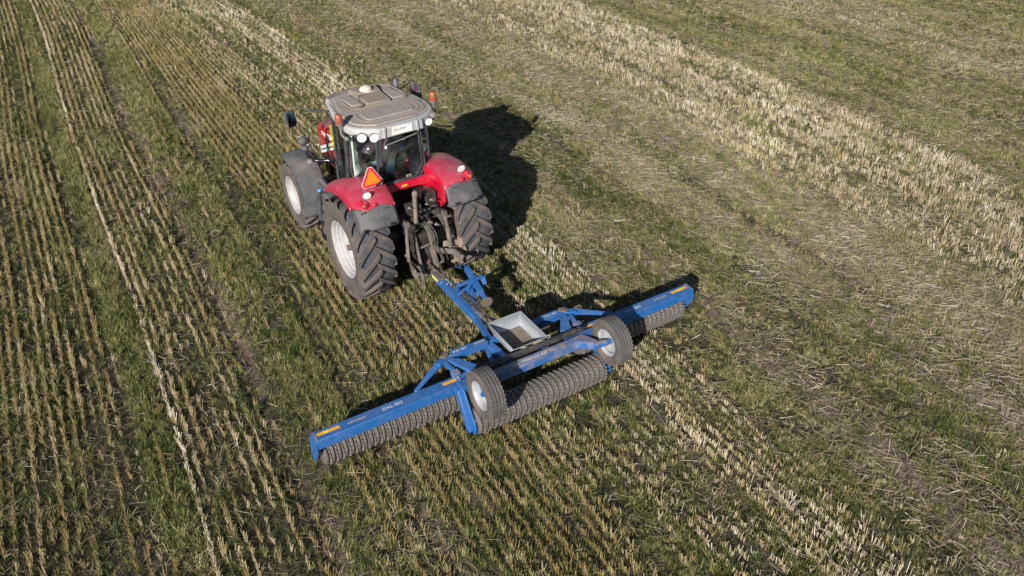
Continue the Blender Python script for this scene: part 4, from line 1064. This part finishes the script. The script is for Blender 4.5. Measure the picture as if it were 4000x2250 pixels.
# ground sheet: fine under the camera, coarse out to the horizon
def axis(a, b, st, far):
    core = list(np.arange(a, b + 1e-6, st)); out = []; d = st
    v = b
    while v < far: d *= 1.35; v += d; out.append(v)
    lo = []; d = st; v = a
    while v > -far: d *= 1.35; v -= d; lo.append(v)
    return np.array(lo[::-1] + core + out)
gx, gy = axis(-22, 24, .065, 600), axis(3.5, 34, .065, 600)
GX, GY = np.meshgrid(gx, gy, indexing='ij')
LX, LY = w2l(GX, GY)
near = (np.abs(GX) < 26) & (GY > 0) & (GY < 36)
GZ = np.where(near, zground(GX, GY, LX, LY), 0.0) - .03
nx_, ny_ = len(gx), len(gy)
co = np.stack([GX, GY, GZ], -1).reshape(-1, 3).astype(np.float32)
ii, jj = np.meshgrid(np.arange(nx_ - 1), np.arange(ny_ - 1), indexing='ij')
q = (ii * ny_ + jj).ravel()
F = np.stack([q, q + ny_, q + ny_ + 1, q + 1], -1).astype(np.int32)
gm = bpy.data.meshes.new("ground")
gm.vertices.add(len(co)); gm.vertices.foreach_set("co", co.ravel())
gm.loops.add(F.size); gm.loops.foreach_set("vertex_index", F.ravel())
gm.polygons.add(len(F)); gm.polygons.foreach_set("loop_start", np.arange(0, F.size, 4, dtype=np.int32))
gm.update(calc_edges=True)
gm.polygons.foreach_set("use_smooth", np.ones(len(F), bool))
UU = uof(LX, np.clip(LY, -20, 40))
soil = np.clip(prof(UU, B_SOIL) + 1.0 * (fb(UU, LY, .3, 3.0, 61) - .5) + .5 * (fb(LX, LY, .12, .2, 65) - .5), 0, 1)
lit = np.clip(prof(UU, B_STRAW) * .62 + .5 * (fb(LX, LY, .3, .9, 71) - .5) + .7 * (fb(UU, LY, .25, 5.0, 75) - .5), 0, 1)
for nm, A in (("soil", soil), ("litter", lit)):
    at = gm.attributes.new(nm, 'FLOAT', 'POINT'); at.data.foreach_set("value", A.ravel().astype(np.float32))
M = bpy.data.materials.new("field_soil"); M.use_nodes = True
n, l = M.node_tree.nodes, M.node_tree.links; b = n["Principled BSDF"]; b.inputs["Roughness"].default_value = .95
b.inputs["Specular IOR Level"].default_value = .15
tc = n.new("ShaderNodeTexCoord")
def nz(sc, d=6):
    t = n.new("ShaderNodeTexNoise"); t.inputs["Scale"].default_value = sc; t.inputs["Detail"].default_value = d; l.new(tc.outputs["Object"], t.inputs[0]); return t.outputs[0]
def mx(f, A, B):
    x = n.new("ShaderNodeMix"); x.data_type = 'RGBA'
    for i, v in ((0, f), (6, A), (7, B)):
        if hasattr(v, "is_output"): l.new(v, x.inputs[i])
        else: x.inputs[i].default_value = v if isinstance(v, float) else (*v, 1)
    return x.outputs[2]
def rg(v, a, c, lo=0., hi=1.):
    r = n.new("ShaderNodeMapRange"); r.inputs[1].default_value = a; r.inputs[2].default_value = c; r.inputs[3].default_value = lo; r.inputs[4].default_value = hi; l.new(v, r.inputs[0]); return r.outputs[0]
def attr(nm):
    a = n.new("ShaderNodeAttribute"); a.attribute_name = nm; return a.outputs["Fac"]
soilc = mx(rg(nz(9), .3, .7), (.105, .078, .062), (.25, .19, .155))
green = mx(rg(nz(14), .35, .65), (.032, .036, .018), (.066, .060, .034))
base = mx(rg(attr("soil"), .25, .75), green, soilc)
litc = mx(rg(nz(60), .4, .6), (.19, .145, .105), (.38, .31, .23))
base = mx(rg(attr("litter"), .3, .9, 0, .8), base, litc)
l.new(base, b.inputs["Base Color"])
bp = n.new("ShaderNodeBump"); bp.inputs["Strength"].default_value = .9; bp.inputs["Distance"].default_value = .03; l.new(nz(26, 9), bp.inputs["Height"]); l.new(bp.outputs[0], b.inputs["Normal"])
gm.materials.append(M)
go = bpy.data.objects.new("ground", gm); COL.objects.link(go)
tag(go, "stubble field soil with rows and bare brown streaks", "field", kind="structure")

# ---- clump variants
def quad_strip(pts, ws, side):
    """ribbon along pts with half widths ws, spread along side"""
    vs = []; fs = []
    for p, w_ in zip(pts, ws):
        vs += [p - side * w_, p + side * w_]
    for i in range(len(pts) - 1): fs.append((2 * i, 2 * i + 1, 2 * i + 3, 2 * i + 2))
    return vs, fs
rv = random.Random(3)
def clump_grass(nb, L0, L1, spread, flat):
    vs, fs, sh = [], [], []
    for k in range(nb):
        a = rv.uniform(0, 2 * math.pi); r = spread * math.sqrt(rv.random())
        b0 = V(r * math.cos(a), r * math.sin(a), -.02)
        az = rv.uniform(0, 2 * math.pi); tilt = rv.uniform(.25, 1.0) * flat; Ln = rv.uniform(L0, L1)
        d = V(math.cos(az), math.sin(az), 0); side = V(-d.y, d.x, 0); W_ = rv.uniform(.0022, .0042)
        pts = []; p = b0; ang = tilt * .35
        for s_ in range(5):
            pts.append(p.copy()); ang2 = ang + tilt * (s_ / 4) * 1.5
            p = p + (d * math.sin(min(ang2, 1.75)) + V(0, 0, 1) * math.cos(min(ang2, 1.75))) * (Ln / 4)
        v_, f_ = quad_strip(pts, [W_ * .8, W_, W_ * .9, W_ * .6, W_ * .1], (side + V(0, 0, rv.uniform(-.5, .5))).normalized())
        o = len(vs); vs += v_; fs += [tuple(i + o for i in f) for f in f_]; sh += [rv.random()] * len(v_)
    return vs, fs, sh
def stalk(vs, fs, sh, p, d, Ln, r, shade):
    u = d.orthogonal().normalized(); q_ = d.cross(u); o = len(vs)
    for t in (0, 1):
        for k in range(3):
            a = 2 * math.pi * k / 3
            vs.append(p + d * Ln * t + (u * math.cos(a) + q_ * math.sin(a)) * r)
    for k in range(3): fs.append((o + k, o + (k + 1) % 3, o + 3 + (k + 1) % 3, o + 3 + k))
    fs.append((o + 3, o + 4, o + 5)); sh += [shade] * 6
def clump_stubble(ns, L0, L1, spx, spy, lean):
    vs, fs, sh = [], [], []
    for k in range(ns):
        p = V(rv.gauss(0, spx), rv.gauss(0, spy), -.03)
        d = V(rv.gauss(0, lean), rv.gauss(0, lean), 1).normalized()
        stalk(vs, fs, sh, p, d, rv.uniform(L0, L1) + .03, rv.uniform(.0018, .0032), rv.random())
    return vs, fs, sh
def clump_straw(ns):
    vs, fs, sh = [], [], []
    for k in range(ns):
        p = V(rv.gauss(0, .14), rv.gauss(0, .14), rv.uniform(.004, .06)); a = rv.gauss(0, .9)
        d = V(math.cos(a), math.sin(a), rv.gauss(0, .16)).normalized(); Ln = rv.uniform(.05, .20)
        stalk(vs, fs, sh, p - d * Ln / 2, d, Ln, rv.uniform(.0020, .0036), rv.random())
    return vs, fs, sh

def ramp_mat(name, stops, trans=0.0, rough=.6, stops2=None):
    """colour runs through stops by tone (per clump) and shade (per blade)"""
    M = bpy.data.materials.new(name); M.use_nodes = True
    n, l = M.node_tree.nodes, M.node_tree.links; b = n["Principled BSDF"]; b.inputs["Roughness"].default_value = rough
    b.inputs["Specular IOR Level"].default_value = .3
    a = n.new("ShaderNodeAttribute"); a.attribute_type = 'INSTANCER'; a.attribute_name = "tone"
    s_ = n.new("ShaderNodeAttribute"); s_.attribute_type = 'GEOMETRY'; s_.attribute_name = "shade"
    m1 = n.new("ShaderNodeMath"); m1.operation = 'MULTIPLY_ADD'; m1.inputs[1].default_value = .52; l.new(s_.outputs["Fac"], m1.inputs[0])
    m2 = n.new("ShaderNodeMath"); m2.operation = 'MULTIPLY_ADD'; m2.inputs[1].default_value = .66; m2.inputs[2].default_value = -.10; l.new(a.outputs["Fac"], m2.inputs[0]); l.new(m2.outputs[0], m1.inputs[2])
    cr = n.new("ShaderNodeValToRGB"); l.new(m1.outputs[0], cr.inputs[0])
    e = cr.color_ramp.elements
    e[0].position, e[0].color = stops[0][0], (*stops[0][1], 1); e[1].position, e[1].color = stops[-1][0], (*stops[-1][1], 1)
    for p, c in stops[1:-1]:
        x = e.new(p); x.color = (*c, 1)
    l.new(cr.outputs[0], b.inputs["Base Color"])
    if trans:
        t = n.new("ShaderNodeBsdfTranslucent"); l.new(cr.outputs[0], t.inputs[0]); mxs = n.new("ShaderNodeMixShader"); mxs.inputs[0].default_value = trans
        l.new(b.outputs[0], mxs.inputs[1]); l.new(t.outputs[0], mxs.inputs[2]); l.new(mxs.outputs[0], n["Material Output"].inputs[0])
    return M
GRASSM = ramp_mat("grass_blades", [(0, (.024, .040, .012)), (.24, (.056, .088, .022)), (.45, (.135, .162, .040)), (.62, (.28, .28, .085)), (.80, (.45, .39, .20)), (1, (.70, .62, .44))], .22)
STUBM = ramp_mat("stubble_stalks", [(0, (.13, .10, .035)), (.3, (.21, .16, .062)), (.55, (.36, .285, .135)), (.75, (.58, .50, .38)), (1, (.84, .78, .69))], .1)
STRAWM = ramp_mat("loose_straw", [(0, (.10, .075, .05)), (.35, (.24, .185, .12)), (.65, (.50, .42, .30)), (1, (.85, .78, .66))], .08)

def scatter(name, variants, pts, rot, scl, tone, vid, material, label, cat):
    """ONE object: its mesh holds the clump shapes (vid >= 0 on faces) and the planting points; geometry nodes set the clumps"""
    me = bpy.data.meshes.new(name)
    vs, fs, sh, fid, vv = [], [], [], [], []
    for i, (a, b_, c) in enumerate(variants):
        o = len(vs); vs += [tuple(p) for p in a]; fs += [tuple(k + o for k in f) for f in b_]; sh += c; vv += [i] * len(a)
    nv = len(vs)
    allv = np.concatenate([np.array(vs, np.float32), pts.astype(np.float32)])
    me.from_pydata(allv, [], fs)
    def A(nm, ty, first, rest, key="value"):
        at = me.attributes.new(nm, ty, 'POINT'); at.data.foreach_set(key, np.concatenate([np.asarray(first, np.float32).ravel() if ty != 'INT' else np.asarray(first, np.int32), np.asarray(rest, np.float32).ravel() if ty != 'INT' else np.asarray(rest, np.int32)]))
    N = len(pts)
    A("shade", 'FLOAT', sh, np.zeros(N)); A("tone", 'FLOAT', np.zeros(nv), tone); A("scl", 'FLOAT', np.ones(nv), scl)
    A("var", 'INT', vv, np.asarray(vid)); A("isp", 'FLOAT', np.zeros(nv), np.ones(N))
    A("rot", 'FLOAT_VECTOR', np.zeros((nv, 3)), rot, "vector")
    me.materials.append(material)
    o = bpy.data.objects.new(name, me); COL.objects.link(o)
    ng = bpy.data.node_groups.new(name + "_planting", 'GeometryNodeTree')
    ng.interface.new_socket("Geometry", in_out='INPUT', socket_type='NodeSocketGeometry')
    ng.interface.new_socket("Geometry", in_out='OUTPUT', socket_type='NodeSocketGeometry')
    N_, L_ = ng.nodes, ng.links
    gi, goo = N_.new("NodeGroupInput"), N_.new("NodeGroupOutput")
    def named(nm, ty):
        x = N_.new("GeometryNodeInputNamedAttribute"); x.data_type = ty; x.inputs[0].default_value = nm; return x.outputs[0]
    def compare(src, val, ty='INT'):
        x = N_.new("FunctionNodeCompare"); x.data_type = ty; x.operation = 'EQUAL' if ty == 'INT' else 'GREATER_THAN'
        a_, b_ = (2, 3) if ty == 'INT' else (0, 1)
        L_.new(src, x.inputs[a_]); x.inputs[b_].default_value = val; return x.outputs[0]
    isp = compare(named("isp", 'FLOAT'), .5, 'FLOAT')
    sep = N_.new("GeometryNodeSeparateGeometry"); sep.domain = 'POINT'; L_.new(gi.outputs[0], sep.inputs[0]); L_.new(isp, sep.inputs[1])
    gti = N_.new("GeometryNodeGeometryToInstance")
    for i in reversed(range(len(variants))):
        sp = N_.new("GeometryNodeSeparateGeometry"); sp.domain = 'POINT'; L_.new(sep.outputs[1], sp.inputs[0]); L_.new(compare(named("var", 'INT'), i), sp.inputs[1])
        L_.new(sp.outputs[0], gti.inputs[0])
    iop = N_.new("GeometryNodeInstanceOnPoints")
    L_.new(sep.outputs[0], iop.inputs["Points"]); L_.new(gti.outputs[0], iop.inputs["Instance"])
    iop.inputs["Pick Instance"].default_value = True
    L_.new(named("var", 'INT'), iop.inputs["Instance Index"])
    e2r = N_.new("FunctionNodeEulerToRotation"); L_.new(named("rot", 'FLOAT_VECTOR'), e2r.inputs[0]); L_.new(e2r.outputs[0], iop.inputs["Rotation"])
    L_.new(named("scl", 'FLOAT'), iop.inputs["Scale"])
    L_.new(iop.outputs[0], goo.inputs[0])
    md = o.modifiers.new("planting", 'NODES'); md.node_group = ng
    tag(o, label, cat, kind="stuff")
    return o

def place(x, y):
    X, Y = l2w(x, y); k = inview(X, Y) & cleared(x, y) & tyre_clear(X, Y); x, y, X, Y = x[k], y[k], X[k], Y[k]
    return x, y, X, Y, zground(X, Y, x, y) - .03, uof(x, y)

# ---- stubble rows
us = np.arange(-24, 42, ROWSP); ys = np.arange(-17, 41, .052)
U, YY = np.meshgrid(us, ys, indexing='ij'); U, YY = U.ravel(), YY.ravel()
YY = YY + rng.uniform(-.026, .026, len(YY)); 
x = U.copy()
for _ in range(3): x = U + warp(x, YY)
irow = np.round(U / ROWSP).astype(int)
rowgain = np.random.default_rng(9).random(4096)
x = x + rng.normal(0, .006, len(x)) + .03 * (vnoise(U, YY, .01, 1.5, 81) - .5)
u0 = uof(x, YY)
dp = prof(U, B_PALE) * 1.0; dbn = prof(U, B_BROWN)
gap = np.where(U < .8, vnoise(U, YY, .0711, 1.6, 91) * .6 + vnoise(U, YY, .6, 3.0, 92) * .4, fb(U, YY, .22, 2.6, 93))
rg_ = rowgain[irow % 4096]
dens = np.clip(np.maximum(dp * .9, dbn * .80) * (.45 + .8 * rg_) + 1.25 * (gap - .50), 0, 1)
keep = rng.random(len(x)) < dens * np.where(U > 3.0, .60, np.where(U > .8, .70, .97))
# thin rolled strip in the wheel lines
x, YY, U, dp, dbn, irow = x[keep], YY[keep], U[keep], dp[keep], dbn[keep], irow[keep]
X, Y = l2w(x, YY); k = inview(X, Y) & cleared(x, YY) & tyre_clear(X, Y)
x, YY, U, dp, dbn, irow, X, Y = x[k], YY[k], U[k], dp[k], dbn[k], irow[k], X[k], Y[k]
pale = np.clip(dp / (dp + .55 * dbn + .02), 0, 1)
tone = np.clip(.22 + .62 * pale + .55 * (fb(x, YY, .3, 1.1, 101) - .5) + rng.normal(0, .08, len(x)) + .18 * (rowgain[(irow * 7) % 4096] - .5), 0, 1)
Z = zground(X, Y, x, YY) - .03
N = len(x)
rot = np.stack([rng.normal(-.04, .10, N), rng.normal(.03, .10, N), rng.uniform(-.15, .15, N) + ra], -1)
scl = np.clip(rng.normal(1.0, .16, N) - .22 * (U > 3.0) * (U < 8.4) - .3 * (U > 12.4), .45, 1.5) * (.75 + .5 * vnoise(x, YY, .4, 1.2, 111))
SV = [clump_stubble(8, .07, .135, .009, .030, .12) for _ in range(12)]
scatter("stubble", SV, np.stack([X, Y, Z], -1), rot, scl, tone, rng.integers(0, len(SV), N), STUBM, "rows of cut cereal stubble, brown on the left and pale in wide stripes", "stubble")
print("stubble clumps", N)

# ---- grass and volunteer cereal
def jitter_points(nper):
    x = rng.uniform(-26, 44, int(70 * 58 * nper)); y = rng.uniform(-17, 41, len(x)); return x, y
x, y = jitter_points(640)
X, Y = l2w(x, y); k = inview(X, Y); x, y = x[k], y[k]
u = uof(x, y)
g = prof(u, B_GRASS)
patch = np.where(u > 2.6, .5 * fb(x, y, .45, 1.3, 121) + .5 * fb(u, y, .28, 6.0, 125), fb(x, y, .45, 1.6, 121)); fine = fb(x, y, .12, .16, 131)
rowphase = np.cos(2 * np.pi * u / ROWSP)
d = g * (.52 + .8 * (patch - .5) * 2 + .9 * (fine - .5) * 2) 
d = d * np.where((u < .6) & (np.abs(u + 4.85) > .24) & (np.abs(u + 2.65) > .4), .60 + .45 * rowphase, 1.0)
k = rng.random(len(x)) < np.clip(d + .05, 0.02, 1)
x, y = x[k], y[k]
x, y, X, Y, Z, u = place(x, y)
N = len(x)
tone = np.clip(.44 + .8 * (fb(u, y, .35, 3.5, 141) - .5) + .5 * (vnoise(x, y, .1, .14, 151) - .5) + rng.normal(0, .12, N) + .08 * (u > 2.8) + .14 * (np.abs(u + 4.85) < .22) + .10 * (np.abs(u + 2.65) < .4), 0, 1)
rot = np.stack([rng.normal(0, .2, N), rng.normal(0, .2, N), rng.uniform(0, 6.28, N)], -1)
lush = np.exp(-((u + 4.87) / .25) ** 2) + .5 * np.exp(-((u + 2.7) / .5) ** 2)
rot[:, 0] += .55 * lush * 0; 
scl = (.62 + .55 * vnoise(x, y, .5, 1.1, 161)) * (1 + .35 * lush) * np.where(u > 3, .80, 1.0) * rng.uniform(.75, 1.25, N)
GV = [clump_grass(15, .07, .16, .035, 1.0) for _ in range(10)] + [clump_grass(11, .05, .11, .05, 1.35) for _ in range(6)]
scatter("grass", GV, np.stack([X, Y, Z], -1), rot, scl, tone, rng.integers(0, len(GV), N), GRASSM, "green grass and volunteer shoots growing between the stubble rows", "grass")
print("grass clumps", N)

# ---- loose straw
x, y = jitter_points(130)
X, Y = l2w(x, y); k = inview(X, Y); x, y = x[k], y[k]
u = uof(x, y)
d = prof(u, B_STRAW) * (.45 + .9 * (fb(x, y, .5, 1.5, 171) - .5) + 1.1 * (fb(u, y, .25, 5.0, 175) - .5)) * 1.3 + .03
k = rng.random(len(x)) < d
x, y, X, Y, Z, u = place(x[k], y[k]); N = len(x)
tone = np.clip(.50 + .6 * (fb(x, y, .4, 1.2, 181) - .5) + rng.normal(0, .16, N) - .15 * (u < .5) + .08 * ((u > 5.6) & (u < 8.6)), 0, 1)
rot = np.stack([rng.normal(0, .08, N), rng.normal(0, .08, N), rng.normal(ra + 1.57, 1.1, N)], -1)
TV = [clump_straw(6) for _ in range(10)]
scatter("loose_straw", TV, np.stack([X, Y, Z + .012], -1), rot, rng.uniform(.7, 1.3, N), tone, rng.integers(0, len(TV), N), STRAWM, "loose straw lying scattered over the field", "straw")
print("straw clumps", N)
